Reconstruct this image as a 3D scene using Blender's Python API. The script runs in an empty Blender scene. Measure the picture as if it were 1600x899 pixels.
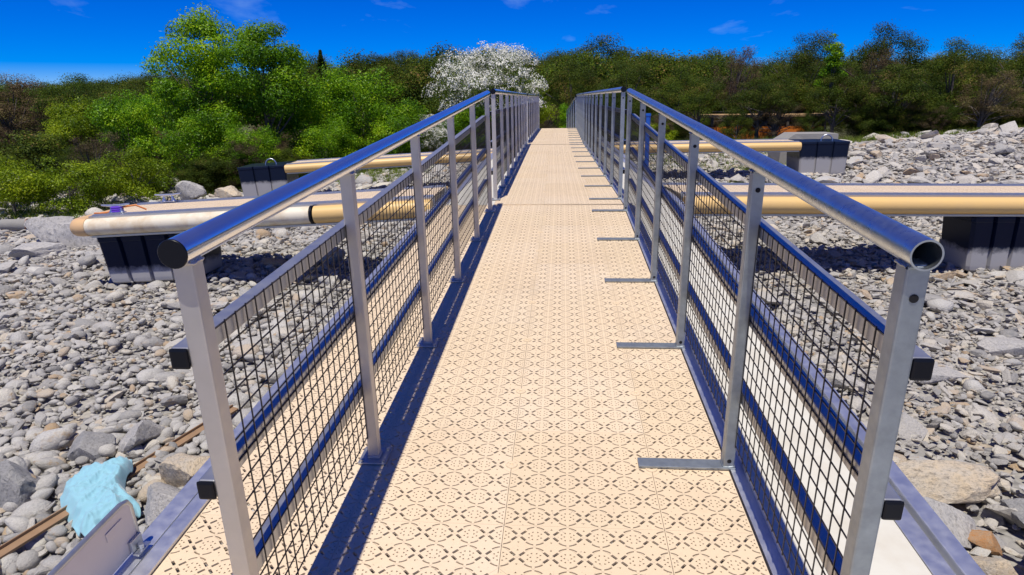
import bpy, bmesh, math, random
import numpy as np
from mathutils import Vector, Matrix
from mathutils import noise as mnoise
from mathutils.geometry import delaunay_2d_cdt

scene = bpy.context.scene
COL = scene.collection
R = math.radians
rng = np.random.default_rng(7)
random.seed(7)

# ------------------------------------------------------------------ camera
cd = bpy.data.cameras.new('camera')
cam = bpy.data.objects.new('camera', cd)
COL.objects.link(cam)
right = Vector((0.99716, 0.07396, -0.01401))
up = Vector((-0.00695, 0.27579, 0.96119))
fwd = Vector((-0.07496, 0.95837, -0.27552))
m = Matrix((right, up, -fwd)).transposed().to_4x4()
m.translation = (0, 0, 0.988)
cam.matrix_world = m
cd.sensor_width = 36.0
cd.lens = 1032.5 / 1600 * 36.0
cd.clip_start = 0.02
cd.clip_end = 3000
scene.camera = cam

# ------------------------------------------------------------------ world and sun
SUN = Vector((-0.064, -0.33, 1.0)).normalized()
world = bpy.data.worlds.new('World')
scene.world = world
world.use_nodes = True
wn = world.node_tree
for n in list(wn.nodes):
    wn.nodes.remove(n)
sky = wn.nodes.new('ShaderNodeTexSky')
sky.sky_type = 'NISHITA'
sky.sun_disc = False
sky.sun_elevation = math.asin(SUN.z)
sky.sun_rotation = math.atan2(SUN.x, SUN.y)
sky.air_density = 1.0
sky.altitude = 3500
sky.dust_density = 0.0
sky.ozone_density = 10.0
hsv = wn.nodes.new('ShaderNodeHueSaturation')
hsv.inputs['Hue'].default_value = 0.526
hsv.inputs['Saturation'].default_value = 1.6
hsv.inputs['Value'].default_value = 1.0
wn.links.new(sky.outputs[0], hsv.inputs['Color'])
tc = wn.nodes.new('ShaderNodeTexCoord')
mp = wn.nodes.new('ShaderNodeMapping')
mp.inputs['Scale'].default_value = (2.2, 2.2, 5.5)
mp.inputs['Location'].default_value = (1.35, 0.6, 0.3)
wn.links.new(tc.outputs['Generated'], mp.inputs[0])
nz = wn.nodes.new('ShaderNodeTexNoise')
nz.inputs['Scale'].default_value = 2.4
nz.inputs['Detail'].default_value = 7
nz.inputs['Roughness'].default_value = 0.58
nz.inputs['Distortion'].default_value = 0.5
wn.links.new(mp.outputs[0], nz.inputs['Vector'])
cr = wn.nodes.new('ShaderNodeMapRange')
cr.inputs['From Min'].default_value = 0.575
cr.inputs['From Max'].default_value = 0.95
cr.inputs['To Max'].default_value = 0.6
wn.links.new(nz.outputs['Fac'], cr.inputs['Value'])
mx = wn.nodes.new('ShaderNodeMix')
mx.data_type = 'RGBA'
wn.links.new(cr.outputs[0], mx.inputs[0])
wn.links.new(hsv.outputs[0], mx.inputs[6])
mx.inputs[7].default_value = (3.6, 5.4, 7.6, 1)
bg = wn.nodes.new('ShaderNodeBackground')
bg.inputs['Strength'].default_value = 0.125
wn.links.new(mx.outputs[2], bg.inputs['Color'])
wo = wn.nodes.new('ShaderNodeOutputWorld')
wn.links.new(bg.outputs[0], wo.inputs['Surface'])

sl = bpy.data.lights.new('sun', 'SUN')
sl.energy = 4.9
sl.angle = R(0.53)
sl.color = (1.0, 0.94, 0.84)
so = bpy.data.objects.new('sun', sl)
COL.objects.link(so)
so.rotation_euler = (-SUN).to_track_quat('-Z', 'Y').to_euler()
so.location = (0, 0, 30)

vs = scene.view_settings
vs.view_transform = 'Standard'
vs.look = 'None'
vs.exposure = 0.0
vs.gamma = 1.0
scene.cycles.use_denoising = True
scene.cycles.max_bounces = 8
scene.cycles.transparent_max_bounces = 8

# ------------------------------------------------------------------ materials
MATS = {}
class NT:
    def __init__(s, name):
        s.m = bpy.data.materials.new(name)
        s.m.use_nodes = True
        s.t = s.m.node_tree
        s.b = s.t.nodes['Principled BSDF']
        s.out = s.t.nodes['Material Output']
        MATS[name] = s.m
    def n(s, typ, **kw):
        nd = s.t.nodes.new('ShaderNode' + typ)
        for k, v in kw.items():
            if k in nd.inputs:
                nd.inputs[k].default_value = v
            else:
                setattr(nd, k, v)
        return nd
    def l(s, a, b):
        s.t.links.new(a, b)
    def coord(s, which='Object'):
        return s.n('TexCoord').outputs[which]
    def noise(s, scale, detail=4, rough=0.55, vec=None, out='Fac'):
        nd = s.n('TexNoise', Scale=scale, Detail=detail, Roughness=rough)
        if vec is not None:
            s.l(vec, nd.inputs['Vector'])
        return nd.outputs[out]
    def ramp(s, fac, stops, interp='LINEAR'):
        nd = s.n('ValToRGB')
        e = nd.color_ramp.elements
        nd.color_ramp.interpolation = interp
        while len(e) < len(stops):
            e.new(0.5)
        for i, (p, c) in enumerate(stops):
            e[i].position = p
            e[i].color = (c[0], c[1], c[2], 1) if not isinstance(c, float) else (c, c, c, 1)
        s.l(fac, nd.inputs[0])
        return nd.outputs[0]
    def mix(s, fac, a, b, blend='MIX'):
        nd = s.n('Mix', data_type='RGBA', blend_type=blend)
        for i, v in ((0, fac), (6, a), (7, b)):
            if hasattr(v, 'is_linked'):
                s.l(v, nd.inputs[i])
            else:
                nd.inputs[i].default_value = v if i == 0 else (v[0], v[1], v[2], 1)
        return nd.outputs[2]
    def math(s, op, a, b=0.0, c=None):
        nd = s.n('Math', operation=op)
        for i, v in enumerate((a, b, c)):
            if v is None:
                continue
            if hasattr(v, 'is_linked'):
                s.l(v, nd.inputs[i])
            else:
                nd.inputs[i].default_value = v
        return nd.outputs[0]
    def bump(s, h, strength=0.4, dist=0.01):
        nd = s.n('Bump', Strength=strength, Distance=dist)
        s.l(h, nd.inputs['Height'])
        s.l(nd.outputs[0], s.b.inputs['Normal'])
        return nd
    def base(s, v):
        if hasattr(v, 'is_linked'):
            s.l(v, s.b.inputs['Base Color'])
        else:
            s.b.inputs['Base Color'].default_value = (v[0], v[1], v[2], 1)
    def set(s, **kw):
        for k, v in kw.items():
            s.b.inputs[k.replace('_', ' ')].default_value = v

def metal(name, base, rough, spots=0.0, scale=30.0, bumpk=0.05, met=0.95):
    k = NT(name)
    c = k.coord()
    a = k.noise(scale, 5, 0.6, c)
    k.base(k.mix(a, [x * (1 - spots) for x in base], [min(1, x * (1 + spots * 0.6)) for x in base]))
    k.set(Metallic=met)
    b = k.noise(scale * 2.7, 3, 0.5, c)
    k.l(k.math('MULTIPLY_ADD', b, 0.25, rough - 0.12), k.b.inputs['Roughness'])
    k.bump(k.noise(scale * 1.3, 6, 0.6, c), bumpk, 0.004)
    return k
metal('rail_aluminium', (0.78, 0.80, 0.84), 0.16, 0.05, 8, 0.015)
metal('rail_galvanised', (0.54, 0.60, 0.65), 0.30, 0.30, 26, 0.10)
metal('post_aluminium', (0.57, 0.545, 0.50), 0.50, 0.16, 14, 0.05, 0.7)
metal('post_galvanised', (0.36, 0.40, 0.42), 0.48, 0.42, 24, 0.08, 0.75)
metal('tube_aluminium', (0.50, 0.51, 0.51), 0.42, 0.12, 12, 0.04, 0.85)
metal('beam_aluminium', (0.74, 0.75, 0.77), 0.48, 0.22, 9, 0.05)
metal('hardware_steel', (0.62, 0.64, 0.66), 0.35, 0.15, 40, 0.05)

k = NT('deck_plastic')
c = k.coord()
oi = k.n('ObjectInfo').outputs['Random']
v1 = k.noise(3.0, 5, 0.6, k.n('NewGeometry').outputs['Position'])
col = k.mix(oi, (0.68, 0.535, 0.345), (0.73, 0.595, 0.42))
col = k.mix(k.ramp(v1, [(0.35, 0.0), (0.7, 1.0)]), col, (0.72, 0.565, 0.375))
v2 = k.noise(60.0, 4, 0.7, c)
col = k.mix(k.ramp(v2, [(0.55, 0.0), (0.8, 0.35)]), col, (0.48, 0.36, 0.24))
gp_ = k.n('NewGeometry').outputs['Position']
st_ = k.math('MULTIPLY', k.ramp(k.noise(1.7, 7, 0.68, gp_), [(0.50, 0.0), (0.72, 0.42)]), k.ramp(k.noise(14, 6, 0.7, gp_), [(0.35, 0.25), (0.65, 1.0)]))
col = k.mix(st_, col, (0.50, 0.38, 0.25))
col = k.mix(k.ramp(k.noise(75, 2, 0.5, gp_), [(0.69, 0.0), (0.74, 0.6)]), col, (0.30, 0.24, 0.18))
k.base(col)
k.set(Roughness=0.62)
sx = k.n('SeparateXYZ')
k.l(c, sx.inputs[0])
ax = k.math('DIVIDE', sx.outputs[0], 0.0976)
by = k.math('DIVIDE', sx.outputs[1], 0.0904)
def tri(val):
    f = k.math('FRACT', val)
    return k.math('ABSOLUTE', k.math('SUBTRACT', f, 0.5))
d1 = tri(k.math('ADD', k.math('ADD', ax, by), 0.5))
d2 = tri(k.math('ADD', k.math('SUBTRACT', ax, by), 0.5))
g = k.math('MINIMUM', d1, d2)
g = k.math('MINIMUM', k.math('DIVIDE', g, 0.03), 1.0)
h = k.math('MULTIPLY_ADD', v2, 0.25, g)
k.bump(h, 0.55, 0.0025)

k = NT('strip_cream')
c = k.coord()
v = k.noise(7, 6, 0.6, c)
k.base(k.mix(k.ramp(v, [(0.4, 0.0), (0.75, 1.0)]), (0.64, 0.62, 0.53), (0.56, 0.52, 0.42)))
k.set(Roughness=0.55)
k.bump(k.noise(90, 4, 0.6, c), 0.1, 0.002)

k = NT('wire_black')
k.base((0.018, 0.016, 0.018)); k.set(Roughness=0.45)
k = NT('cap_black')
k.base((0.006, 0.007, 0.011)); k.set(Roughness=0.35); k.b.inputs['Specular IOR Level'].default_value = 0.2
k = NT('hole_dark')
k.base((0.006, 0.006, 0.007)); k.set(Roughness=0.9)

k = NT('fender_yellow')
c = k.coord()
v = k.noise(4, 5, 0.6, c)
k.base(k.mix(v, (0.80, 0.52, 0.17), (0.70, 0.47, 0.20)))
k.set(Roughness=0.42); k.bump(k.noise(60, 3, 0.5, c), 0.05, 0.002)
k = NT('fender_ivory')
c = k.coord()
v = k.noise(6, 6, 0.65, c)
k.base(k.mix(k.ramp(v, [(0.42, 0.0), (0.72, 1.0)]), (0.76, 0.69, 0.53), (0.58, 0.44, 0.26)))
k.set(Roughness=0.5); k.bump(k.noise(60, 3, 0.5, c), 0.06, 0.002)
k = NT('fender_tan')
c = k.coord()
k.base(k.mix(k.noise(5, 4, 0.5, c), (0.70, 0.44, 0.19), (0.64, 0.42, 0.22)))
k.set(Roughness=0.45)

k = NT('float_plastic')
c = k.coord()
s3 = k.n('SeparateXYZ'); k.l(c, s3.inputs[0])
nn = k.noise(5, 6, 0.7, c)
nf = k.noise(28, 5, 0.75, c)
zz = k.math('ADD', s3.outputs[2], k.math('MULTIPLY_ADD', nn, 0.16, -0.08))
w1 = k.n('MapRange'); k.l(zz, w1.inputs[0])
w1.inputs[1].default_value = -0.30; w1.inputs[2].default_value = -0.44
film = k.ramp(k.math('MULTIPLY', w1.outputs[0], k.math('ADD', nf, 0.45)), [(0.12, 0.0), (0.6, 0.95)])
k.base(k.mix(film, (0.008, 0.014, 0.034), (0.42, 0.41, 0.40)))
k.l(k.mix(film, (0.28, 0.28, 0.28), (0.9, 0.9, 0.9)), k.b.inputs['Roughness'])
k.b.inputs['Specular IOR Level'].default_value = 0.15
k.bump(nf, 0.15, 0.004)

def stone_material(name, stops, tscale):
    k = NT(name)
    c = k.coord()
    r = k.n('ObjectInfo').outputs['Random']
    col = k.ramp(r, stops)
    a = k.noise(tscale, 6, 0.65, c)
    r2 = k.math('FRACT', k.math('MULTIPLY', r, 37.7))
    col = k.mix(k.math('MULTIPLY', k.ramp(a, [(0.38, 0.0), (0.66, 1.0)]), 0.5), col, (0.50, 0.465, 0.41))
    col = k.mix(k.math('MULTIPLY', k.ramp(k.noise(tscale * 0.6, 5, 0.7, c), [(0.56, 0.0), (0.72, 1.0)]), k.math('GREATER_THAN', r2, 0.62)), col, (0.40, 0.27, 0.13))
    col = k.mix(k.ramp(k.noise(tscale * 5, 4, 0.7, c), [(0.35, 0.35), (0.55, 0.0)]), col, (0.16, 0.155, 0.15))
    k.base(col)
    k.set(Roughness=0.85)
    k.b.inputs['Specular IOR Level'].default_value = 0.25
    k.bump(k.noise(tscale * 3.2, 8, 0.7, c), 0.5, 0.06)
GREY = [(0.0, (0.25, 0.247, 0.235)), (0.22, (0.41, 0.40, 0.375)), (0.5, (0.52, 0.505, 0.465)), (0.72, (0.58, 0.565, 0.515)), (0.88, (0.63, 0.59, 0.50)), (0.94, (0.46, 0.31, 0.16)), (1.0, (0.66, 0.62, 0.52))]
WARM = [(0.0, (0.27, 0.265, 0.255)), (0.22, (0.41, 0.395, 0.365)), (0.5, (0.52, 0.495, 0.44)), (0.75, (0.60, 0.56, 0.48)), (0.9, (0.64, 0.56, 0.43)), (0.96, (0.46, 0.31, 0.16)), (1.0, (0.64, 0.60, 0.52))]
stone_material('stone_grey', GREY, 4.0)
stone_material('stone_warm', WARM, 4.0)
def boulder_material(name, a, b, s=5.0):
    k = NT(name)
    c = k.coord()
    n1 = k.noise(s, 8, 0.68, c)
    col = k.mix(k.ramp(n1, [(0.35, 0.0), (0.65, 1.0)]), a, b)
    n2 = k.noise(s * 6, 6, 0.75, c)
    col = k.mix(k.ramp(n2, [(0.32, 0.7), (0.52, 0.0)]), col, (0.10, 0.095, 0.09))
    k.base(col); k.set(Roughness=0.88)
    k.b.inputs['Specular IOR Level'].default_value = 0.2
    k.bump(k.noise(s * 4, 9, 0.72, c), 0.6, 0.03)
boulder_material('boulder_sandy', (0.52, 0.47, 0.39), (0.60, 0.48, 0.32))
boulder_material('boulder_grey', (0.41, 0.40, 0.385), (0.50, 0.475, 0.43))
boulder_material('boulder_dark', (0.27, 0.27, 0.27), (0.38, 0.37, 0.35))
boulder_material('boulder_orange', (0.50, 0.35, 0.22), (0.55, 0.26, 0.09), 9)

k = NT('ground_gravel')
pos = k.n('NewGeometry').outputs['Position']
vo = k.n('TexVoronoi', Scale=9.0); k.l(pos, vo.inputs['Vector'])
vo2 = k.n('TexVoronoi', Scale=22.0); k.l(pos, vo2.inputs['Vector'])
sv = k.n('SeparateXYZ'); k.l(vo.outputs['Color'], sv.inputs[0])
gcol = k.ramp(sv.outputs[0], [(0.0, (0.22, 0.22, 0.225)), (0.5, (0.34, 0.335, 0.325)), (0.85, (0.44, 0.42, 0.37)), (1.0, (0.46, 0.36, 0.24))])
gcol = k.mix(k.noise(1.3, 5, 0.6, pos), gcol, (0.30, 0.28, 0.24))
sp = k.n('SeparateXYZ'); k.l(pos, sp.inputs[0])
soilm = k.n('MapRange'); 
k.l(k.math('ADD', sp.outputs[1], k.math('MULTIPLY_ADD', k.noise(0.35, 5, 0.6, pos), 8.0, -4.0)), soilm.inputs[0])
soilm.inputs[1].default_value = 20.5; soilm.inputs[2].default_value = 24.0
soil = k.mix(k.noise(0.9, 6, 0.65, pos), (0.10, 0.085, 0.045), (0.075, 0.10, 0.03))
k.base(k.mix(soilm.outputs[0], gcol, soil))
k.set(Roughness=0.92)
hh = k.math('ADD', k.math('MULTIPLY', vo.outputs['Distance'], -1.0), k.math('MULTIPLY', vo2.outputs['Distance'], -0.5))
k.bump(hh, 0.9, 0.06)

def leaf_material(name, stops, trans=0.38, tcol=None, spec=0.2):
    k = NT(name)
    at = k.n('Attribute', attribute_name='tint')
    col = k.ramp(at.outputs['Fac'], stops)
    if 'blossom' not in name:
        col = k.mix(1.0, col, k.ramp(k.n('ObjectInfo').outputs['Random'], [(0.0, (0.78, 0.82, 0.75)), (0.5, (1.05, 1.05, 1.0)), (0.8, (1.35, 1.25, 1.0)), (1.0, (1.2, 1.4, 1.0))]), 'MULTIPLY')
    k.base(col); k.set(Roughness=0.45)
    k.b.inputs['Specular IOR Level'].default_value = spec if 'olive' not in name and 'russet' not in name else 0.06
    tr = k.n('BsdfTranslucent')
    k.l(k.mix(0.55, col, tcol or (0.36, 0.48, 0.015)), tr.inputs['Color'])
    ms = k.n('MixShader', Fac=trans)
    k.l(k.b.outputs[0], ms.inputs[1]); k.l(tr.outputs[0], ms.inputs[2])
    k.l(ms.outputs[0], k.out.inputs['Surface'])
leaf_material('leaf_bright', [(0.0, (0.03, 0.09, 0.004)), (0.4, (0.12, 0.27, 0.006)), (0.7, (0.23, 0.40, 0.008)), (1.0, (0.36, 0.48, 0.012))], 0.36, (0.25, 0.46, 0.01))
leaf_material('leaf_lime', [(0.0, (0.06, 0.11, 0.004)), (0.5, (0.18, 0.27, 0.006)), (1.0, (0.34, 0.40, 0.012))], 0.33)
leaf_material('leaf_olive', [(0.0, (0.018, 0.034, 0.008)), (0.5, (0.058, 0.092, 0.012)), (0.85, (0.105, 0.13, 0.016)), (1.0, (0.18, 0.12, 0.05))], 0.25, (0.17, 0.19, 0.02))
leaf_material('leaf_hill_olive', [(0.0, (0.018, 0.036, 0.007)), (0.5, (0.062, 0.102, 0.010)), (0.85, (0.115, 0.145, 0.014)), (1.0, (0.19, 0.13, 0.045))], 0.25, (0.17, 0.21, 0.02))
leaf_material('leaf_russet', [(0.0, (0.05, 0.036, 0.027)), (0.45, (0.13, 0.086, 0.06)), (0.8, (0.10, 0.10, 0.028)), (1.0, (0.22, 0.15, 0.10))], 0.2, (0.14, 0.10, 0.05))
leaf_material('leaf_hawthorn', [(0.0, (0.035, 0.06, 0.015)), (1.0, (0.10, 0.15, 0.03))], 0.3)
leaf_material('blossom_white', [(0.0, (0.66, 0.66, 0.56)), (1.0, (0.88, 0.87, 0.78))], 0.25, (0.7, 0.7, 0.6))
leaf_material('grass_blade', [(0.0, (0.06, 0.11, 0.015)), (0.7, (0.15, 0.22, 0.03)), (1.0, (0.30, 0.27, 0.10))], 0.3)

k = NT('bark')
c = k.coord()
k.base(k.mix(k.noise(9, 6, 0.7, c), (0.055, 0.045, 0.035), (0.17, 0.15, 0.125)))
k.set(Roughness=0.9); k.bump(k.noise(25, 6, 0.7, c), 0.6, 0.02)

k = NT('towel_cloth')
c = k.coord()
k.base(k.mix(k.noise(7, 5, 0.6, c), (0.22, 0.46, 0.54), (0.27, 0.51, 0.58)))
k.set(Roughness=0.95); k.bump(k.noise(420, 3, 0.6, c), 0.3, 0.003)
k.b.inputs['Sheen Weight'].default_value = 0.3
k = NT('rusty_wood')
c = k.coord()
k.base(k.mix(k.noise(14, 6, 0.65, c), (0.20, 0.115, 0.06), (0.34, 0.22, 0.125)))
k.set(Roughness=0.8); k.bump(k.noise(60, 5, 0.6, c), 0.3, 0.004)
k = NT('rusty_steel')
c = k.coord()
k.base(k.mix(k.noise(10, 6, 0.7, c), (0.33, 0.15, 0.085), (0.22, 0.11, 0.07)))
k.set(Roughness=0.85)
k = NT('panel_paint')
c = k.coord()
k.base(k.mix(k.noise(12, 5, 0.6, c), (0.62, 0.57, 0.55), (0.70, 0.66, 0.64)))
k.set(Roughness=0.45)
k = NT('concrete')
c = k.coord()
k.base(k.mix(k.noise(6, 8, 0.7, c), (0.20, 0.195, 0.18), (0.33, 0.315, 0.28)))
k.set(Roughness=0.92); k.bump(k.noise(40, 6, 0.7, c), 0.4, 0.01)
k = NT('paint_blue'); k.base((0.015, 0.10, 0.48)); k.set(Roughness=0.35)
k = NT('bottle_plastic'); k.base((0.9, 0.95, 1.0)); k.set(Roughness=0.05, IOR=1.3); k.b.inputs['Transmission Weight'].default_value = 0.9
k = NT('bottle_label'); k.base((0.03, 0.08, 0.55)); k.set(Roughness=0.4)
k = NT('rope_purple'); k.base((0.12, 0.04, 0.50)); k.set(Roughness=0.8); k.bump(k.noise(120, 3, 0.5, k.coord()), 0.5, 0.004)
k = NT('rope_orange'); k.base((0.62, 0.20, 0.05)); k.set(Roughness=0.8)
k = NT('wall_orange')
c = k.coord()
k.base(k.mix(k.noise(5, 5, 0.6, c), (0.60, 0.13, 0.01), (0.75, 0.25, 0.03))); k.set(Roughness=0.75)
k = NT('roof_tan'); k.base((0.42, 0.27, 0.13)); k.set(Roughness=0.8)

# ------------------------------------------------------------------ mesh helpers
def link(o, parent=None, label=None, cat=None, group=None, kind=None):
    COL.objects.link(o)
    if parent is not None:
        o.parent = parent
    for key, v in (('label', label), ('category', cat), ('group', group), ('kind', kind)):
        if v:
            o[key] = v
    return o
def empty(name, loc, rot=(0, 0, 0), **kw):
    o = bpy.data.objects.new(name, None)
    o.empty_display_size = 0.2
    o.location = loc
    o.rotation_euler = rot
    return link(o, **kw)
def inst(name, mesh, parent=None, loc=(0, 0, 0), rot=(0, 0, 0), scl=(1, 1, 1), **kw):
    o = bpy.data.objects.new(name, mesh)
    o.location = loc
    o.rotation_euler = rot
    o.scale = scl
    return link(o, parent, **kw)

class MB:
    def __init__(s):
        s.v = []; s.f = []; s.sm = []
    def add(s, vs_, fs_, smooth=False):
        b = len(s.v)
        s.v += [tuple(p) for p in vs_]
        for f in fs_:
            s.f.append(tuple(b + i for i in f)); s.sm.append(smooth)
    def box(s, x0, x1, y0, y1, z0, z1, ch=0.0):
        if ch <= 0:
            vs_ = [(x, y, z) for z in (z0, z1) for y in (y0, y1) for x in (x0, x1)]
            s.add(vs_, [(0, 2, 3, 1), (4, 5, 7, 6), (0, 1, 5, 4), (2, 6, 7, 3), (0, 4, 6, 2), (1, 3, 7, 5)])
            return
        bm = bmesh.new()
        bmesh.ops.create_cube(bm, size=1.0)
        for v_ in bm.verts:
            v_.co = Vector(((x0 + x1) / 2 + v_.co.x * (x1 - x0), (y0 + y1) / 2 + v_.co.y * (y1 - y0), (z0 + z1) / 2 + v_.co.z * (z1 - z0)))
        bmesh.ops.bevel(bm, geom=bm.edges[:], offset=ch, segments=2, profile=0.6, affect='EDGES')
        bm.verts.index_update()
        s.add([v_.co[:] for v_ in bm.verts], [[v_.index for v_ in f.verts] for f in bm.faces])
        bm.free()
    def tube(s, pts, rad, n=12, caps=True, smooth=True, squash=None):
        pts = [Vector(p) for p in pts]
        rads = rad if isinstance(rad, (list, tuple)) else [rad] * len(pts)
        rings = []
        prev = None
        for i, p in enumerate(pts):
            a = pts[max(0, i - 1)]; b = pts[min(len(pts) - 1, i + 1)]
            t = (b - a).normalized()
            u = prev if prev is not None else (Vector((0, 0, 1)) if abs(t.z) < 0.9 else Vector((1, 0, 0)))
            u = (u - t * u.dot(t)).normalized()
            w = t.cross(u)
            prev = u
            rings.append([p + (u * math.cos(2 * math.pi * j / n) + w * math.sin(2 * math.pi * j / n)) * rads[i] for j in range(n)])
        vs_ = [q for r in rings for q in r]
        fs_ = []
        for i in range(len(rings) - 1):
            for j in range(n):
                j2 = (j + 1) % n
                fs_.append((i * n + j, i * n + j2, (i + 1) * n + j2, (i + 1) * n + j))
        s.add(vs_, fs_, smooth)
        if caps:
            s.add(rings[0], [tuple(range(n - 1, -1, -1))])
            s.add(rings[-1], [tuple(range(n))])
    def pipe_y(s, x, z, y0, y1, ro, ri, n=28):
        # hollow tube along y with wall thickness
        P = []
        for (y, r) in ((y0, ri), (y0, ro), (y1, ro), (y1, ri)):
            P.append([(x + r * math.cos(2 * math.pi * j / n), y, z + r * math.sin(2 * math.pi * j / n)) for j in range(n)])
        for q in range(4):
            a, b = P[q], P[(q + 1) % 4]
            s.add(a + b, [(j, n + j, n + (j + 1) % n, (j + 1) % n) for j in range(n)], q in (1, 3))
    def mesh(s, name, mats):
        me = bpy.data.meshes.new(name)
        me.from_pydata(s.v, [], s.f)
        me.polygons.foreach_set('use_smooth', s.sm)
        for q in (mats if isinstance(mats, (list, tuple)) else [mats]):
            me.materials.append(MATS[q])
        me.update()
        return me
    def build(s, name, mats, parent=None, loc=(0, 0, 0), rot=(0, 0, 0), **kw):
        return inst(name, s.mesh(name, mats), parent, loc, rot, **kw)

# ------------------------------------------------------------------ terrain
CX, SJ, DELTA = -0.045, 6.49, 0.0584
CP = np.array([
    (0, -4, -.95), (-6, -3, -1.0), (6, -3, -.95), (-2, 2.5, -.86), (2, 2.6, -.84), (0, 2.5, -.88), (-3.5, 4.1, -.86), (3.2, 4.7, -.84),
    (-4.3, 6.4, -.83), (4.4, 7.1, -.82), (0, 6.5, -.85), (-7, 9, -1.0), (5, 10.5, -.8), (-10.2, 11.7, -1.42), (-6.6, 14.3, -1.19), (5.8, 15.4, -.78),
    (0, 15, -.85), (-13.5, 15, -1.56), (-11.5, 16.2, -1.57), (-9.2, 16, -1.42), (-10, 20, -1.68), (-12.5, 19, -1.57), (-17, 23, -1.35), (-23, 27, -1.3),
    (-6.6, 22, -1.2), (-3, 24, -.95), (0, 23, -.85), (0, 30, -1.0), (7.3, 13.2, -.62), (7.8, 15.7, -.45), (9, 19, -.42), (10.9, 17.8, -.10), (13.5, 18.5, 0.02), (17, 19, .1),
    (6.7, 26, -.65), (10, 26, -.7), (14, 24, -.42), (20, 26, -.3), (8, 33, -1.2), (-20, 12, -1.75), (12, 12, -.45), (20, 8, -.4), (-20, 0, -1.6), (20, -4, -.9),
    (-40, 60, .4), (-12, 60, 1.3), (5, 60, 1.0), (30, 60, .6), (60, 50, .5), (-60, 40, -.5), (0, 110, 3), (90, 110, 3), (-90, 110, 2.5)], dtype=float)
_K = -np.linalg.norm(CP[:, None, :2] - CP[None, :, :2], axis=2)
_n = len(CP)
_A = np.zeros((_n + 1, _n + 1)); _A[:_n, :_n] = _K; _A[:_n, _n] = 1; _A[_n, :_n] = 1
_W = np.linalg.solve(_A, np.append(CP[:, 2], 0))
def terr(x, y):
    x = np.atleast_1d(np.asarray(x, float)); y = np.atleast_1d(np.asarray(y, float))
    out = np.full(x.shape, _W[_n])
    for (px, py, _), w in zip(CP, _W[:_n]):
        out = out - w * np.sqrt((x - px) ** 2 + (y - py) ** 2 + 0.35)
    out = out + 0.03 * np.sin(1.7 * x + 0.6 * y) * np.sin(1.3 * y - 0.4 * x) + 0.015 * np.sin(4.1 * x + 1) * np.sin(3.7 * y)
    return out
def tz(x, y):
    return float(terr(x, y)[0])

gx = np.unique(np.concatenate([np.linspace(-900, -90, 14), np.linspace(-90, -26, 26), np.linspace(-26, 24, 168), np.linspace(24, 90, 26), np.linspace(90, 900, 14)]))
gy = np.unique(np.concatenate([np.linspace(-600, -30, 10), np.linspace(-30, -2, 20), np.linspace(-2, 30, 108), np.linspace(30, 130, 40), np.linspace(130, 1500, 16)]))
GX, GY = np.meshgrid(gx, gy)
GZ = terr(GX.ravel(), GY.ravel())
far = np.maximum(0, np.hypot(GX.ravel(), GY.ravel() - 60) - 150)
GZ = np.clip(GZ, -8, 8) + 0 * far
V = np.stack([GX.ravel(), GY.ravel(), GZ], 1)
nx_, ny_ = len(gx), len(gy)
F = [(j * nx_ + i, j * nx_ + i + 1, (j + 1) * nx_ + i + 1, (j + 1) * nx_ + i) for j in range(ny_ - 1) for i in range(nx_ - 1)]
me = bpy.data.meshes.new('ground')
me.from_pydata(V.tolist(), [], F)
me.polygons.foreach_set('use_smooth', [True] * len(F))
me.materials.append(MATS['ground_gravel'])
ground = inst('ground', me, kind='structure')

# ------------------------------------------------------------------ deck panel mesh
CA, CB = 0.0976, 0.0904
PT = 0.007
def slot(cx, cy, ang, length, width):
    t = (math.cos(ang), math.sin(ang)); nrm = (-t[1], t[0])
    return [(cx + t[0] * length * a / 2 + nrm[0] * width * b / 2, cy + t[1] * length * a / 2 + nrm[1] * width * b / 2) for a, b in ((-1, -1), (1, -1), (1, 1), (-1, 1))]
def arc(cx, cy, r, a0, a1, w, n=4):
    o = [(cx + (r + w / 2) * math.cos(a0 + (a1 - a0) * i / n), cy + (r + w / 2) * math.sin(a0 + (a1 - a0) * i / n)) for i in range(n + 1)]
    p = [(cx + (r - w / 2) * math.cos(a0 + (a1 - a0) * i / n), cy + (r - w / 2) * math.sin(a0 + (a1 - a0) * i / n)) for i in range(n, -1, -1)]
    return o + p
def dot(cx, cy, r, ang=0):
    return [(cx + r * math.cos(ang + 2 * math.pi * i / 3), cy + r * math.sin(ang + 2 * math.pi * i / 3)) for i in range(3)]
def cell_holes(skip_left=False, skip_right=False):
    H = []
    for q in (45, 135, 225, 315):
        a = R(q)
        H.append(slot(0.0195 * math.cos(a), 0.0185 * math.sin(a), a, 0.0205, 0.0084))
    for sx_, skip in ((-1, skip_left), (1, skip_right)):
        if skip:
            continue
        cxx = sx_ * CA / 2
        for a0, a1 in ((R(96), R(133)), (R(227), R(264))):
            if sx_ > 0:
                H.append(arc(cxx, 0, 0.0385, a0, a1, 0.0046))
            else:
                H.append(arc(cxx, 0, 0.0385, math.pi - a1, math.pi - a0, 0.0046))
        for (dx, dy) in ((0.010, 0.0), (0.0075, 0.0155), (0.0075, -0.0155), (0.0185, 0.0085), (0.0185, -0.0085)):
            H.append(dot(cxx - sx_ * dx, dy, 0.0042, 0 if sx_ < 0 else math.pi))
    H.append(dot(0, 0.0285, 0.0042, R(90))); H.append(dot(0, -0.0285, 0.0042, R(-90)))
    return H
def inside(p, poly):
    x, y = p; c_ = False
    for i in range(len(poly)):
        x1, y1 = poly[i]; x2, y2 = poly[i - 1]
        if (y1 > y) != (y2 > y) and x < (x2 - x1) * (y - y1) / (y2 - y1) + x1:
            c_ = not c_
    return c_
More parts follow.
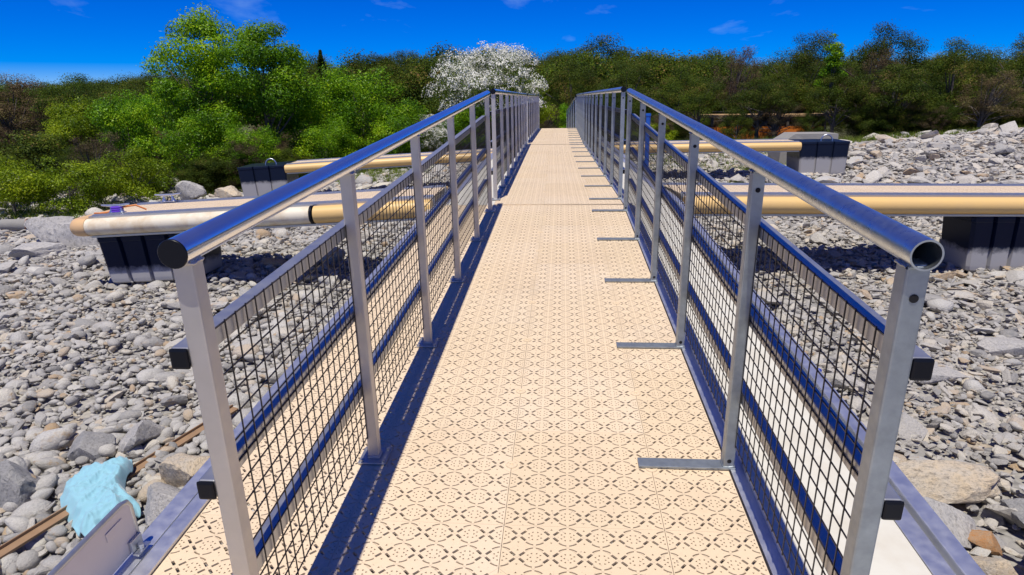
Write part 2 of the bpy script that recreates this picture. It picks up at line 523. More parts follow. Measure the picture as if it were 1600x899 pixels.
def cell_geom(holes):
    vs_ = [Vector((x, y)) for x, y in ((-CA / 2, -CB / 2), (CA / 2, -CB / 2), (CA / 2, CB / 2), (-CA / 2, CB / 2))]
    ed = [(0, 1), (1, 2), (2, 3), (3, 0)]
    loops = []
    for h_ in holes:
        b = len(vs_)
        vs_ += [Vector(p) for p in h_]
        ed += [(b + i, b + (i + 1) % len(h_)) for i in range(len(h_))]
        loops.append([b + i for i in range(len(h_))])
    ov, oe, of, *_r = delaunay_2d_cdt(vs_, ed, [], 0, 1e-6)
    keep = []
    for f in of:
        cxy = sum((ov[i].x for i in f)) / len(f), sum((ov[i].y for i in f)) / len(f)
        if not any(inside(cxy, h_) for h_ in holes):
            keep.append(tuple(f))
    return [(p.x, p.y) for p in ov], keep, holes
CELLS = {key: cell_geom(cell_holes(*key)) for key in ((False, False), (True, False), (False, True))}
def panel_mesh(name, ncol, nrow, disc_row=3, gap=0.0008):
    V_, F_ = [], []
    W_, L_ = ncol * CA, nrow * CB
    def cl(x, y):
        return min(max(x, gap), W_ - gap), min(max(y, 0.0003), L_ - 0.0003)
    for i in range(ncol):
        for j in range(nrow):
            key = (i == 0 and j == disc_row, i == ncol - 1 and j == disc_row and ncol > 1)
            if key == (True, True):
                key = (True, False)
            vv, ff, hh_ = CELLS[key]
            ox, oy = (i + 0.5) * CA, (j + 0.5) * CB
            b = len(V_)
            V_ += [(*cl(x + ox, y + oy), 0.0) for x, y in vv]
            F_ += [tuple(b + q for q in f) for f in ff]
            for h_ in hh_:
                b = len(V_); n_ = len(h_)
                top = [cl(x + ox, y + oy) for x, y in h_]
                V_ += [(x, y, 0.0) for x, y in top] + [(x, y, -PT) for x, y in top]
                F_ += [(b + q, b + (q + 1) % n_, b + n_ + (q + 1) % n_, b + n_ + q) for q in range(n_)]
    b = len(V_)
    cs = [(gap, .0003), (W_ - gap, .0003), (W_ - gap, L_ - .0003), (gap, L_ - .0003)]
    V_ += [(x, y, 0.0) for x, y in cs] + [(x, y, -PT) for x, y in cs]
    F_ += [(b + (q + 1) % 4, b + q, b + 4 + q, b + 4 + (q + 1) % 4) for q in range(4)]
    me = bpy.data.meshes.new(name)
    me.from_pydata(V_, [], F_)
    me.materials.append(MATS['deck_plastic'])
    me.update()
    return me
PANEL = panel_mesh('deck_panel', 5, 6)
PANEL_CUT = panel_mesh('deck_panel_narrow', 3, 6)
PANEL_SHORT = panel_mesh('deck_panel_short', 5, 3, 9)
PANEL_CORNER = panel_mesh('deck_panel_corner', 3, 3, 9)
mb = MB()
n_ = 20
for (r0, z0, r1, z1) in ((0.021, 0.0, 0.0195, 0.0022), (0.0195, 0.0022, 0.017, 0.0022), (0.017, 0.0022, 0.016, 0.0006), (0.016, 0.0006, 0.006, 0.001), (0.006, 0.001, 0.005, -0.002)):
    a = [(r0 * math.cos(2 * math.pi * i / n_), r0 * math.sin(2 * math.pi * i / n_), z0) for i in range(n_)]
    b = [(r1 * math.cos(2 * math.pi * i / n_), r1 * math.sin(2 * math.pi * i / n_), z1) for i in range(n_)]
    mb.add(a + b, [(i, (i + 1) % n_, n_ + (i + 1) % n_, n_ + i) for i in range(n_)])
mb.add([(0.005 * math.cos(2 * math.pi * i / n_), 0.005 * math.sin(2 * math.pi * i / n_), -0.002) for i in range(n_)], [tuple(range(n_))])
DISC = mb.mesh('fixing_disc', 'deck_plastic')

PX = [-0.615 - 5 * CA, -0.615, -0.615 + 5 * CA, -0.615 + 10 * CA]
def lay_panels(root, y0, nrows, short_end, cols):
    for c_ in cols:
        for r_ in range(nrows):
            cut = c_ == 3
            o = inst('deck_panel', PANEL_CUT if cut else PANEL, root, (PX[c_], y0 + r_ * 6 * CB, 0), (0, 0, 0), (0.90 if cut else 1, 1, 1))
            if not cut:
                inst('fixing_disc', DISC, o, (5 * CA, 3.5 * CB, 0.0012))
        if short_end:
            cut = c_ == 3
            inst('deck_panel', PANEL_CORNER if cut else PANEL_SHORT, root, (PX[c_], y0 + nrows * 6 * CB, 0), (0, 0, 0), (0.90 if cut else 1, 1, 1))

# ------------------------------------------------------------------ railing pieces (shared meshes)
PW = 0.624
def wire_panel(length):
    mb = MB()
    r = 0.0014
    def bar(p, q, axis):
        # square wire
        (x, y0, z0), (_, y1, z1) = p, q
        if axis == 'v':
            mb.box(x - r, x + r, y0 - r, y0 + r, z0, z1)
        else:
            mb.box(x - r + 2 * r, x + r + 2 * r, y0, y1, z0 - r, z0 + r)
    n = int(round(length / 0.05))
    for i in range(n + 1):
        bar((0, i * length / n, 0.09), (0, i * length / n, 0.87), 'v')
    for j in range(16):
        z = 0.095 + j * 0.0513
        bar((0, -0.01, z), (0, length + 0.01, z), 'h')
    return mb.mesh('mesh_panel', 'wire_black')
WIRE = wire_panel(0.945)
mb = MB(); mb.box(-.019, .019, -.019, .019, 0.006, 1.034, 0.003)
def weld(mb, z, h_, seed):
    rw = random.Random(seed); pts = []
    for (ax_, ay_), (bx_, by2) in (((-1, -1), (1, -1)), ((1, -1), (1, 1)), ((1, 1), (-1, 1)), ((-1, 1), (-1, -1))):
        for q in range(7):
            f_ = q / 7
            pts.append(((ax_ + (bx_ - ax_) * f_) * h_, (ay_ + (by2 - ay_) * f_) * h_, z + rw.uniform(-.0012, .0012)))
    mb.tube(pts + pts[:1], [rw.uniform(.0022, .0036) for _ in range(len(pts) + 1)], 6, False)
weld(mb, 1.029, .0195, 1); weld(mb, .0175, .0195, 2)
POST_L = mb.mesh('post', 'post_aluminium')
mb = MB(); mb.box(-.019, .019, -.019, .019, 0.008, 1.034, 0.004)
weld(mb, 1.029, .0195, 3); weld(mb, .0135, .0195, 4)
POST_R = mb.mesh('post', 'post_galvanised')
mb = MB(); mb.box(-.05, .05, -.05, .05, 0.0025, 0.010, 0.002)
mb.box(-.023, .023, -.023, .023, 0.010, 0.016, 0.002)
for sx_ in (-1, 1):
    for sy_ in (-1, 1):
        mb.tube([(sx_ * .038, sy_ * .038, .010), (sx_ * .038, sy_ * .038, .017)], .0075, 6, True, False)
PLATE = mb.mesh('base_plate', 'tube_aluminium')
mb = MB(); mb.box(-.307, .024, -.026, .026, 0.0035, 0.012, 0.0015)
BAR = mb.mesh('floor_bar', 'post_galvanised')
mb = MB(); mb.tube([(0, 0, 0), (0, -.0012, 0)], .0075, 14, True, False)
HOLE = mb.mesh('bolt_hole', 'hole_dark')
mb = MB(); mb.box(-.018, .018, -.008, .0, -.0206, .0206, 0.005)
CAPSQ = mb.mesh('end_cap', 'cap_black')
mb = MB(); mb.tube([(0, -.0004, 0), (0, -.002, 0), (0, -.0035, 0)], [.0268, .0268, .0255], 28)
CAPR = mb.mesh('end_cap', 'cap_black')
for me in (CAPR,):
    pass

def railing(root, side, ys, y0, y1, cap_near, right_style):
    # ys: post positions (local y); handrail from y0 to y1; side -1 left, 1 right
    X = side * PW
    for y in ys:
        p = inst('post', POST_R if right_style else POST_L, root, (X, y, 0))
        if right_style:
            inst('floor_bar', BAR, p)
            inst('bolt_hole', HOLE, p, (0, -.0192, .975))
            inst('bolt_hole', HOLE, p, (0, -.0192, .035))
        else:
            inst('base_plate', PLATE, p, (0.0, 0, 0))
    mb = MB()
    mb.pipe_y(0, 0, 0, y1 - y0, 0.0262, 0.023)
    hr = mb.build('handrail', 'rail_galvanised' if right_style else 'rail_aluminium', root, (X, y0, 1.053))
    if cap_near:
        inst('end_cap', CAPR, hr)
    for z in (0.845, 0.555, 0.275):
        mb = MB()
        mb.box(-.0175, .0175, 0, y1 - y0 - .03, -.02, .02, 0.004)
        t = mb.build('side_rail', 'tube_aluminium', root, (side * (PW + .019 + .018), y0 + .02, z))
        inst('end_cap', CAPSQ, t)
    for a, b in zip(ys[:-1], ys[1:]):
        inst('mesh_panel', WIRE, root, (side * (PW + .0145), a + .021, 0), (0, 0, 0), (side, (b - a - .042) / .945, 1), kind='stuff')
    return hr

def side_beam(root, side, y0, y1, xin, xout, slot_x, z=0.0, depth=0.16):
    # aluminium edge beam with a T slot in its top
    a, b = (xin, xout) if side > 0 else (xout, xin)
    mb = MB()
    w = 0.007
    mb.box(a, slot_x - w, y0, y1, z - depth, z, 0.003)
    mb.box(slot_x + w, b, y0, y1, z - depth, z + 0.012, 0.003)
    mb.box(slot_x - w - .002, slot_x + w + .002, y0 + .002, y1 - .002, z - depth + .003, z - 0.03)
    return mb.build('side_beam', 'beam_aluminium', root)

# float block
def float_mesh(L, D, H, n, name='float'):
    gw, gd = 0.05, 0.042
    def outline(scale, inset):
        pts = []
        seg = L / n
        fr = []
        for i in range(n):
            x0 = i * seg + (gw / 2 if i else 0.03); x1 = (i + 1) * seg - (gw / 2 if i < n - 1 else 0.03)
            if i:
                fr.append((x0 - 0.012, gd)); fr.append((x0, 0))
            else:
                fr += [(0, 0.03), (x0, 0)]
            fr.append((x1, 0))
            if i < n - 1:
                fr.append((x1 + 0.012 - 0.0001, gd))
            else:
                fr.append((L, 0.03))
        pts = fr + [(x, D - y) for x, y in reversed(fr)]
        return [((x - L / 2) * scale + L / 2, (y - D / 2) * scale + D / 2) for x, y in pts]
    mb = MB()
    rings = []
    for z, sc_ in ((0, 0.985), (-0.012, 1.0), (-0.05, 1.0), (-0.055, 0.985), (-H * 0.9, 0.93), (-H * 0.97, 0.915), (-H, 0.87)):
        rings.append([(x, y, z) for x, y in outline(sc_, 0)])
    m_ = len(rings[0])
    for a, b in zip(rings[:-1], rings[1:]):
        mb.add(a + b, [(i, m_ + i, m_ + (i + 1) % m_, (i + 1) % m_) for i in range(m_)])
    mb.add(rings[0], [tuple(range(m_))])
    mb.add(rings[-1], [tuple(range(m_ - 1, -1, -1))])
    return mb.mesh(name, 'float_plastic')
FLOAT_BIG = float_mesh(1.02, 0.62, 0.50, 4)
FLOAT_RIGHT = float_mesh(1.40, 0.50, 0.58, 6)
FLOAT_END_L = float_mesh(1.08, 0.95, 0.76, 3)
FLOAT_END_R = float_mesh(1.05, 0.95, 0.74, 3)
FLOAT_MAIN = float_mesh(1.9, 1.1, 0.46, 5)

# ------------------------------------------------------------------ near gangway
g1 = empty('gangway', (CX, SJ, 0), (DELTA, 0, 0), label='near gangway section with patterned beige deck, hollow right handrail end and black-capped left one', cat='gangway', group='gangway sections in a line')
Y = lambda s: s - SJ
PITCH = 6 * CB
y0 = 1.742 - 5 * PITCH
lay_panels(g1, Y(y0), 13, True, (0, 1, 2, 3))
ys = [Y(1.155)] + [Y(1.082 + i) for i in range(1, 6)]
railing(g1, -1, ys, Y(1.118), Y(6.13), True, False)
railing(g1, 1, ys, Y(1.122), Y(6.13), False, True)
side_beam(g1, -1, Y(-0.9), Y(6.37), -1.106, -1.235, -1.164)
side_beam(g1, 1, Y(-0.9), Y(6.37), 1.068, 1.20, 1.137)
mb = MB(); mb.box(.632, 1.066, Y(-0.9), Y(6.37), -.03, -.002, 0.001)
mb.build('side_strip', 'strip_cream', g1)
mb = MB(); mb.box(.6305, .676, Y(-0.9), Y(6.37), -.001, .004, 0.001); mb.box(.672, .676, Y(-0.9), Y(6.37), .0045, .03, 0.001)
mb.build('edge_angle', 'beam_aluminium', g1)
for s_ in (0.3, 2.1, 3.9, 5.7):
    mb = MB(); mb.box(-1.10, 1.06, Y(s_), Y(s_) + .08, -.16, -.075)
    mb.build('cross_beam', 'beam_aluminium', g1)
for s_ in (-0.6, 4.6):
    inst('float', FLOAT_MAIN, g1, (-.97, Y(s_), -.165))
mb = MB(); mb.box(1.203, 1.25, Y(1.35), Y(1.58), -.05, .005, 0.015)
mb.build('edge_bracket', 'beam_aluminium', g1)

# middle gangway
def more_gangway(loc, rot, y_first, n_posts, rail0, rail1, nrows, label):
    g = empty('gangway', loc, rot, label=label, cat='gangway', group='gangway sections in a line')
    lay_panels(g, 0.01, nrows, True, (1, 2, 3))
    L = 0.01 + (nrows + 0.5) * PITCH
    ys = [y_first + i for i in range(n_posts)]
    railing(g, -1, ys, rail0, rail1, True, False)
    railing(g, 1, ys, rail0, rail1, True, True)
    side_beam(g, -1, 0.01, L, -1.068, -1.20, -1.137)
    side_beam(g, 1, 0.01, L, 1.068, 1.20, 1.137)
    for a, b in ((-1.066, -.617), (.632, 1.066)):
        mb = MB(); mb.box(a, b, 0.01, L, -.03, -.002, 0.001)
        mb.build('side_strip', 'strip_cream', g)
    mb = MB(); mb.box(.6305, .676, 0.01, L, -.001, .004, 0.001); mb.box(.672, .676, .01, L, .0045, .03, 0.001)
    mb.build('edge_angle', 'beam_aluminium', g)
    for i in range(4):
        mb = MB(); mb.box(-1.06, 1.06, 0.3 + i * (L - .7) / 3, 0.38 + i * (L - .7) / 3, -.16, -.075)
        mb.build('cross_beam', 'beam_aluminium', g)
    for yy in (0.2, L - 1.3):
        inst('float', FLOAT_MAIN, g, (-.97, yy, -.165), (0, 0, 0), (1, 1, 1.35))
    return g
more_gangway((CX, 6.346, 0), (0, 0, 0.0148), 0.30, 9, 0.27, 8.42, 15, 'middle gangway section just past the deck seam, black-capped handrail ends on both sides')
more_gangway((CX - 0.125, 14.87, 0.0), (0, 0, 0.0), 0.35, 8, 0.30, 7.6, 14, 'far gangway section before the deck drops out of sight towards the bushes')
more_gangway((CX - 0.125, 22.78, -0.01), (R(-6.0), 0, R(3.0)), 0.35, 6, 0.30, 5.6, 10, 'last gangway section sloping down beyond the far end of the level deck')

# ------------------------------------------------------------------ finger docks
def cleat_parts(parent, loc, rz=0.0):
    mb = MB()
    mb.tube([(-.15, 0, .085), (-.06, 0, .075), (.06, 0, .075), (.15, 0, .085)], [.009, .014, .014, .009], 10)
    for sx_ in (-1, 1):
        mb.tube([(sx_ * .055, 0, 0.004), (sx_ * .05, 0, .04), (sx_ * .045, 0, .075)], [.026, .014, .013], 10)
    mb.box(-.085, .085, -.028, .028, 0.001, .008, .002)
    return mb.build('cleat', 'hardware_steel', parent, loc, (0, 0, rz))

def finger(loc, rot, sgn, L, label, segs, tube_r=0.085, width=0.98, end_float=None, floats=(), cleats=(), rounded=False):
    f = empty('finger_dock', loc, rot, label=label, cat='dock', group='finger docks beside the gangway')
    X = lambda v_: sgn * v_
    for (a, b, mname) in segs:
        mb = MB(); mb.tube([(X(a), 0, 0), (X(b), 0, 0)], tube_r, 24)
        mb.build('fender_tube', mname, f)
        mb = MB(); mb.tube([(X(a), width, 0), (X(b), width, 0)], tube_r, 16)
        mb.build('fender_tube', mname, f)
    for (a, b, mname) in segs[1:]:
        mb = MB(); mb.tube([(X(a - .012), 0, 0), (X(a + .012), 0, 0)], tube_r + .006, 24)
        mb.build('tube_coupling', 'cap_black', f)
    if rounded:
        mb = MB()
        pts = [(X(L - .03), 0, 0), (X(L + .03), 0.0, 0), (X(L + .085), .02, 0), (X(L + .12), .07, 0), (X(L + .13), .14, 0), (X(L + .13), width - .14, 0), (X(L + .12), width - .07, 0), (X(L + .085), width - .02, 0), (X(L + .03), width, 0), (X(L - .03), width, 0)]
        mb.tube(pts, tube_r + .006, 20)
        mb.build('corner_bumper', 'fender_tan', f)
    a, b = sorted((X(0), X(L)))
    for yy in (0.055, width - .165):
        mb = MB(); mb.box(a, b, yy, yy + .045, -.10, .100, .004); mb.box(a, b, yy + .052, yy + .11, .0, .108, .004)
        mb.build('edge_channel', 'tube_aluminium', f)
    mb = MB(); mb.box(a + .01, b - .01, 0.02, .074, -.115, -.092, .003)
    mb.build('lower_channel', 'tube_aluminium', f)
    rows = int((L - 0.02) / PITCH)
    step = (L - 0.02) / rows
    wcol = (width - .342) / 2
    for r_ in range(rows):
        for c_ in range(2):
            o = inst('deck_panel', PANEL, f, (sgn * (r_ * step) if sgn < 0 else r_ * step + step, .171 + c_ * wcol, .096), (0, 0, R(90)), (wcol / (5 * CA), step / PITCH, 1))
    mb = MB(); mb.box(a + .02, b - .02, .13, width - .13, -.06, .02)
    mb.build('under_frame', 'beam_aluminium', f)
    for (me_, x, y, z) in floats:
        inst('float', me_, f, (x, y, z))
    if end_float:
        me_, Lf = end_float
        fl = inst('float', me_, f, (X(L + .005) if sgn > 0 else -(L + .005) - Lf, .02, .09))
        mb = MB()
        mb.tube([(Lf * .62 - .12 + .24 * (0.5 - 0.5 * math.cos(math.pi * i / 10)), .3, .0 + .13 * math.sin(math.pi * i / 10)) for i in range(11)], .014, 10)
        mb.build('lifting_handle', 'hardware_steel', fl)
    for (x, y) in cleats:
        cleat_parts(f, (X(x), y, .109))
    return f

fl_ln = finger((-1.25, 6.26, -0.02), (0, -0.052, R(0.5)), -1, 3.53, 'near left finger dock with ivory fender tube, tan corner and ribbed black float',
       [(0, 1.16, 'fender_yellow'), (1.185, 3.52, 'fender_ivory')], rounded=True, floats=[(FLOAT_BIG, -3.52, .06, -.118)], cleats=[(3.28, .15), (3.13, .84)])
finger((1.20, 6.60, -0.05), (0, 0.022, R(6.5)), 1, 5.6, 'near right finger dock with long yellow fender tube under a blue-grey edge',
       [(0, 5.6, 'fender_yellow')], floats=[(FLOAT_RIGHT, 3.0, .04, -.125)])
finger((-1.28, 14.78, -0.22), (0, -0.047, R(5.0)), -1, 4.85, 'far left finger dock with thin yellow tube ending at a float with a handle',
       [(0, 4.85, 'fender_yellow')], tube_r=0.088, end_float=(FLOAT_END_L, 1.08))
finger((1.10, 14.98, -0.125), (0, -0.006, 0.0), 1, 4.02, 'far right finger dock with yellow tube ending at a grey-stained float',
       [(0, 4.02, 'fender_yellow')], tube_r=0.088, end_float=(FLOAT_END_R, 1.05))

# purple and orange rope tied round the outer cleat of the near left dock
rp = empty('mooring_rope', (0, 0, 0), label='orange and purple mooring rope tied round the cleat near the dock corner', cat='rope')
bpy.context.view_layer.update()
MW = fl_ln.matrix_world.copy()
mb = MB()
for q in range(3):
    mb.tube([MW @ Vector((-3.28 + .03 * math.cos(2 * math.pi * i / 14) * 1.9, .16 + .03 * math.sin(2 * math.pi * i / 14), .125 + .02 * q)) for i in range(15)], .0115, 8, False)
mb.build('rope_wrap', 'rope_purple', rp)
mb = MB()
mb.tube([MW @ Vector(p) for p in ((-3.56, .20, .11), (-3.47, .17, .112), (-3.38, .16, .117), (-3.28, .14, .15), (-3.2, .17, .165), (-3.1, .2, .17), (-3.02, .24, .115))], .0085, 8)
mb.build('rope_line', 'rope_orange', rp)

# ------------------------------------------------------------------ side panel, bracket
sp_ = empty('upright_side_panel', (CX, SJ, 0), (DELTA, 0, 0), label='pale grey upright metal panel with rounded edge bracketed to the left beam', cat='metal panel')
mb = MB()
mb.box(-1.214, -1.202, Y(0.3), Y(1.585), .0135, .172, .005)
pl = mb.build('panel_sheet', 'panel_paint', sp_)
mb = MB(); mb.tube([(-1.208, Y(0.3), .174), (-1.208, Y(1.555), .174), (-1.208, Y(1.58), .166), (-1.208, Y(1.59), .145), (-1.208, Y(1.592), .02)], .0085, 10)
mb.build('panel_edge', 'tube_aluminium', sp_)
mb = MB(); mb.box(-1.2015, -1.1995, Y(1.47), Y(1.54), .115, .143, .001)
mb.build('rivet_plate', 'panel_paint', sp_)
mb = MB(); mb.box(-1.2015, -1.192, Y(1.54), Y(1.59), .0135, .055, .002); mb.box(-1.191, -1.172, Y(1.535), Y(1.595), .0135, .018, .0015)
mb.tube([(-1.182, Y(1.565), .0185), (-1.182, Y(1.565), .034)], .008, 8, True, False)
mb.build('angle_bracket', 'hardware_steel', sp_)

# ------------------------------------------------------------------ stone variants
def noise3(p, seed):
    return math.sin(p.x * 3.1 + seed) * math.sin(p.y * 2.7 + seed * 1.7) * math.sin(p.z * 3.3 + seed * 0.6)
def stone_mesh(name, seed, angular, mat, sub=2):
    rnd = random.Random(seed)
    bm = bmesh.new()
    bmesh.ops.create_icosphere(bm, subdivisions=sub, radius=0.5)
    pl = []
    if angular:
        for _ in range(9):
            nv = Vector((rnd.gauss(0, 1), rnd.gauss(0, 1), rnd.gauss(0, 1))).normalized()
            pl.append((nv, rnd.uniform(0.19, 0.36)))
    else:
        for _ in range(3):
            nv = Vector((rnd.gauss(0, 1), rnd.gauss(0, 1), rnd.gauss(0, 1))).normalized()
            pl.append((nv, rnd.uniform(0.34, 0.44)))
    sxyz = Vector((rnd.uniform(0.95, 1.25), rnd.uniform(0.7, 0.95), rnd.uniform(0.5, 0.78) * (0.75 if angular else 1)))
    for v_ in bm.verts:
        p = v_.co.copy()
        p *= 1 + 0.22 * noise3(p * 1.6, seed) + 0.08 * noise3(p * 4.0, seed + 3)
        for nv, d_ in pl:
            o = p.dot(nv) - d_
            if o > 0:
                p -= nv * o * (0.94 if angular else 0.7)
        p *= 1 + (0.03 * noise3(p * 9, seed + 9) if angular else 0)
        v_.co = Vector((p.x * sxyz.x, p.y * sxyz.y, p.z * sxyz.z))
    me = bpy.data.meshes.new(name)
    bm.to_mesh(me); bm.free()
    me.polygons.foreach_set('use_smooth', [not angular] * len(me.polygons))
    me.materials.append(MATS[mat])
    me.update()
    return me
NV = 9
ROUND = [stone_mesh('stone', 11 + i, False, 'stone_grey') for i in range(NV)]
ANG = [stone_mesh('stone', 71 + i, True, 'stone_warm') for i in range(NV)]
ANGG = [stone_mesh('stone', 131 + i, True, 'stone_grey') for i in range(NV)]
VAR = ROUND + ANG + ANGG

def scatter(name, pts, rot, scl, idx, meshes, **kw):
    c_ = bpy.data.collections.new(name + '_source')
    for i, me_ in enumerate(meshes):
        o = bpy.data.objects.new('%s_source_%02d' % (name, i), me_)
        c_.objects.link(o)
    me = bpy.data.meshes.new(name)
    me.from_pydata([], [], [])
    me.vertices.add(len(pts))
    me.vertices.foreach_set('co', np.asarray(pts, np.float32).ravel())
    for nm, arr in (('rot', rot), ('scl', scl)):
        a = me.attributes.new(nm, 'FLOAT_VECTOR', 'POINT')
        a.data.foreach_set('vector', np.asarray(arr, np.float32).ravel())
    a = me.attributes.new('idx', 'INT', 'POINT')
    a.data.foreach_set('value', np.asarray(idx, np.int32))
    o = inst(name, me, **kw)
    ng = bpy.data.node_groups.new(name, 'GeometryNodeTree')
    ng.interface.new_socket('Geometry', in_out='INPUT', socket_type='NodeSocketGeometry')
    ng.interface.new_socket('Geometry', in_out='OUTPUT', socket_type='NodeSocketGeometry')
    N = ng.nodes
    gi = N.new('NodeGroupInput'); go = N.new('NodeGroupOutput')
    ci = N.new('GeometryNodeCollectionInfo')
    ci.inputs['Collection'].default_value = c_
    ci.inputs['Separate Children'].default_value = True
    ci.inputs['Reset Children'].default_value = True
    ip = N.new('GeometryNodeInstanceOnPoints')
    ip.inputs['Pick Instance'].default_value = True
    def att(nm, typ):
        n_ = N.new('GeometryNodeInputNamedAttribute'); n_.data_type = typ; n_.inputs['Name'].default_value = nm
        return n_.outputs['Attribute']
    e2r = N.new('FunctionNodeEulerToRotation')
    L_ = ng.links.new
    L_(gi.outputs[0], ip.inputs['Points'])
    L_(ci.outputs[0], ip.inputs['Instance'])
    L_(att('idx', 'INT'), ip.inputs['Instance Index'])
    L_(att('rot', 'FLOAT_VECTOR'), e2r.inputs[0]); L_(e2r.outputs[0], ip.inputs['Rotation'])
    L_(att('scl', 'FLOAT_VECTOR'), ip.inputs['Scale'])
    L_(ip.outputs[0], go.inputs[0])
    md = o.modifiers.new('scatter', 'NODES'); md.node_group = ng
    return o

# sample stones over the shore that the camera can see, with a margin
def wedge(n, ya, yb):
    y = np.sqrt(rng.uniform((ya + 1.2) ** 2, (yb + 1.2) ** 2, n)) - 1.2
    lo = -(0.95 * y + 2.6); hi = 0.84 * y + 2.4
    x = lo + rng.uniform(0, 1, n) * (hi - lo)
    return x, y
SX, SY, SS = [], [], []
for (ya, yb, n, mean, sig, mx_) in ((0.9, 5.5, 32000, 0.034, 0.45, 0.11), (0.9, 5.5, 800, 0.115, 0.33, 0.22), (5.5, 11, 38000, 0.043, 0.45, 0.15), (5.5, 11, 900, 0.15, 0.33, 0.30),
                                    (11, 22, 36000, 0.075, 0.42, 0.22), (11, 22, 1300, 0.20, 0.34, 0.45), (22, 27, 1500, 0.14, 0.4, 0.4)):
    x, y = wedge(n, ya, yb)
    s_ = np.minimum(mean * np.exp(rng.normal(0, sig, n)), mx_)
    SX.append(x); SY.append(y); SS.append(s_)
SX = np.concatenate(SX); SY = np.concatenate(SY); SS = np.concatenate(SS)
# bigger lumps in the lower left and on the right bank
boost = np.where((SX < -1.2) & (SY < 3.4), 1.35, 1.0) * np.where((SX > 5) & (SY > 9), 1.2, 1.0)
SS = SS * boost
ok = ~((np.abs(SX - CX) < 0.55) & (SY < 14)) & ~((SY > 18.5) & (SX < -6.5) & (SS < .2)) & ~((SY > 20.5) & (SX > -6) & (SS < .3) & (rng.uniform(0, 1, len(SX)) < .8))
ok &= ~((np.abs(SX - CX) < 1.6) & (SS > .16) & (SY < 9))
ok &= ~((SY > 21) & (SX > -6) & (SX < 10))
SX, SY, SS = SX[ok], SY[ok], SS[ok]
SZ = terr(SX, SY)
NS = len(SX)
p_ang = np.where(SX > 0, 0.9, 0.42) + np.where(SY > 6, 0.15, 0)
ang = rng.uniform(0, 1, NS) < p_ang
warm = rng.uniform(0, 1, NS) < np.where(SX > 0, 0.8, 0.35)
idx = np.where(ang, np.where(warm, NV, 2 * NV), 0) + rng.integers(0, NV, NS)
rot = np.stack([rng.normal(0, .32, NS), rng.normal(0, .32, NS), rng.uniform(0, 6.28, NS)], 1)
flat = rng.uniform(0.7, 1.15, NS)
scl = np.stack([SS * rng.uniform(.9, 1.35, NS), SS * rng.uniform(.85, 1.2, NS), SS * flat], 1) * np.where(ang, 1.22, 1.0)[:, None]
lift = rng.uniform(0.05, 0.30, NS) * SS + np.where(SS < .1, rng.uniform(0, .035, NS), 0)
P = np.stack([SX, SY, SZ + lift], 1)
app = SS / np.hypot(np.hypot(SX, SY), 0.99 - SZ)
vis = (SX > -(0.86 * SY + .3)) & (SX < 0.74 * SY + .3) & (SY > 1.9) & (np.abs(SX) > 1.35)
order = np.argsort(-np.where(vis, app, 0))
big = order[:300]
rest = order[300:]
for i in big:
    inst('stone', VAR[idx[i]], ground, tuple(P[i]), tuple(rot[i]), tuple(scl[i]))
scatter('shore_stones', P[rest], rot[rest], scl[rest], idx[rest], VAR, kind='stuff', label='grey and tan loose stones covering the dry lake shore', cat='stones')

# named boulders
def boulder(x, y, sx_, sy_, sz_, rz, mat, seed, label, lift=0.3, tilt=(0, 0), sub=4):
    me_ = stone_mesh('boulder', seed, True, mat, sub)
    co = np.zeros(len(me_.vertices) * 3); me_.vertices.foreach_get('co', co)
    co = co.reshape(-1, 3); ext = co.max(0) - co.min(0)
    # fine chipping
    for v_ in me_.vertices:
        v_.co *= 1 + 0.035 * noise3(v_.co * 13, seed) + 0.02 * noise3(v_.co * 29, seed + 1)
    me_.polygons.foreach_set('use_smooth', [True] * len(me_.polygons))
    try:
        me_.set_sharp_from_angle(angle=R(24))
    except Exception:
        pass
    inst('boulder', me_, None, (x, y, tz(x, y) + sz_ * lift), (tilt[0], tilt[1], rz), (sx_ / ext[0], sy_ / ext[1], sz_ / ext[2]), label=label, cat='boulder')
boulder(1.80, 2.90, .50, .24, .17, R(2), 'boulder_sandy', 301, 'long sandy boulder with flat bright top beside the right beam', .45)
boulder(1.60, 2.56, .27, .25, .20, R(25), 'boulder_grey', 302, 'square grey boulder just in front of the long sandy boulder', .45, (.15, .1))
boulder(1.73, 2.47, .17, .09, .09, R(-30), 'boulder_orange', 303, 'small orange-stained boulder between grey boulders near the right beam', .8)
boulder(1.66, 2.30, .24, .15, .15, R(-18), 'boulder_sandy', 304, 'pale wedge-shaped boulder below the orange-stained one', .4)
boulder(1.88, 2.24, .28, .26, .22, R(40), 'boulder_grey', 305, 'grey boulder at the right edge of the picture, near bottom corner', .45, (-.2, .2))
boulder(1.70, 2.02, .30, .2, .15, R(5), 'boulder_grey', 306, 'flat grey boulder in the bottom right corner', .4)
boulder(2.02, 2.63, .25, .17, .16, R(-35), 'boulder_dark', 307, 'dark grey boulder right of the orange-stained one', .45)
boulder(-7.75, 9.5, .95, .7, .5, R(20), 'boulder_grey', 308, 'large grey boulder behind the tan corner of the near left dock', .4)
boulder(-6.75, 9.0, 1.0, .6, .46, R(-10), 'boulder_grey', 309, 'large grey boulder partly hidden by the near left float', .4)
boulder(-7.1, 8.2, .8, .5, .25, R(10), 'boulder_grey', 310, 'low flat boulder in front of the two large ones by the left dock', .35)
boulder(-1.80, 2.72, .30, .24, .20, R(30), 'boulder_sandy', 311, 'rounded sandy boulder between the towel and the left beam', .5)
boulder(-1.74, 2.47, .28, .22, .20, R(-25), 'boulder_grey', 312, 'pointed grey boulder just below the rounded sandy one by the left beam', .45)
boulder(-2.66, 2.62, .34, .28, .22, R(15), 'boulder_dark', 313, 'dark angular boulder at the left edge beside the towel', .45)
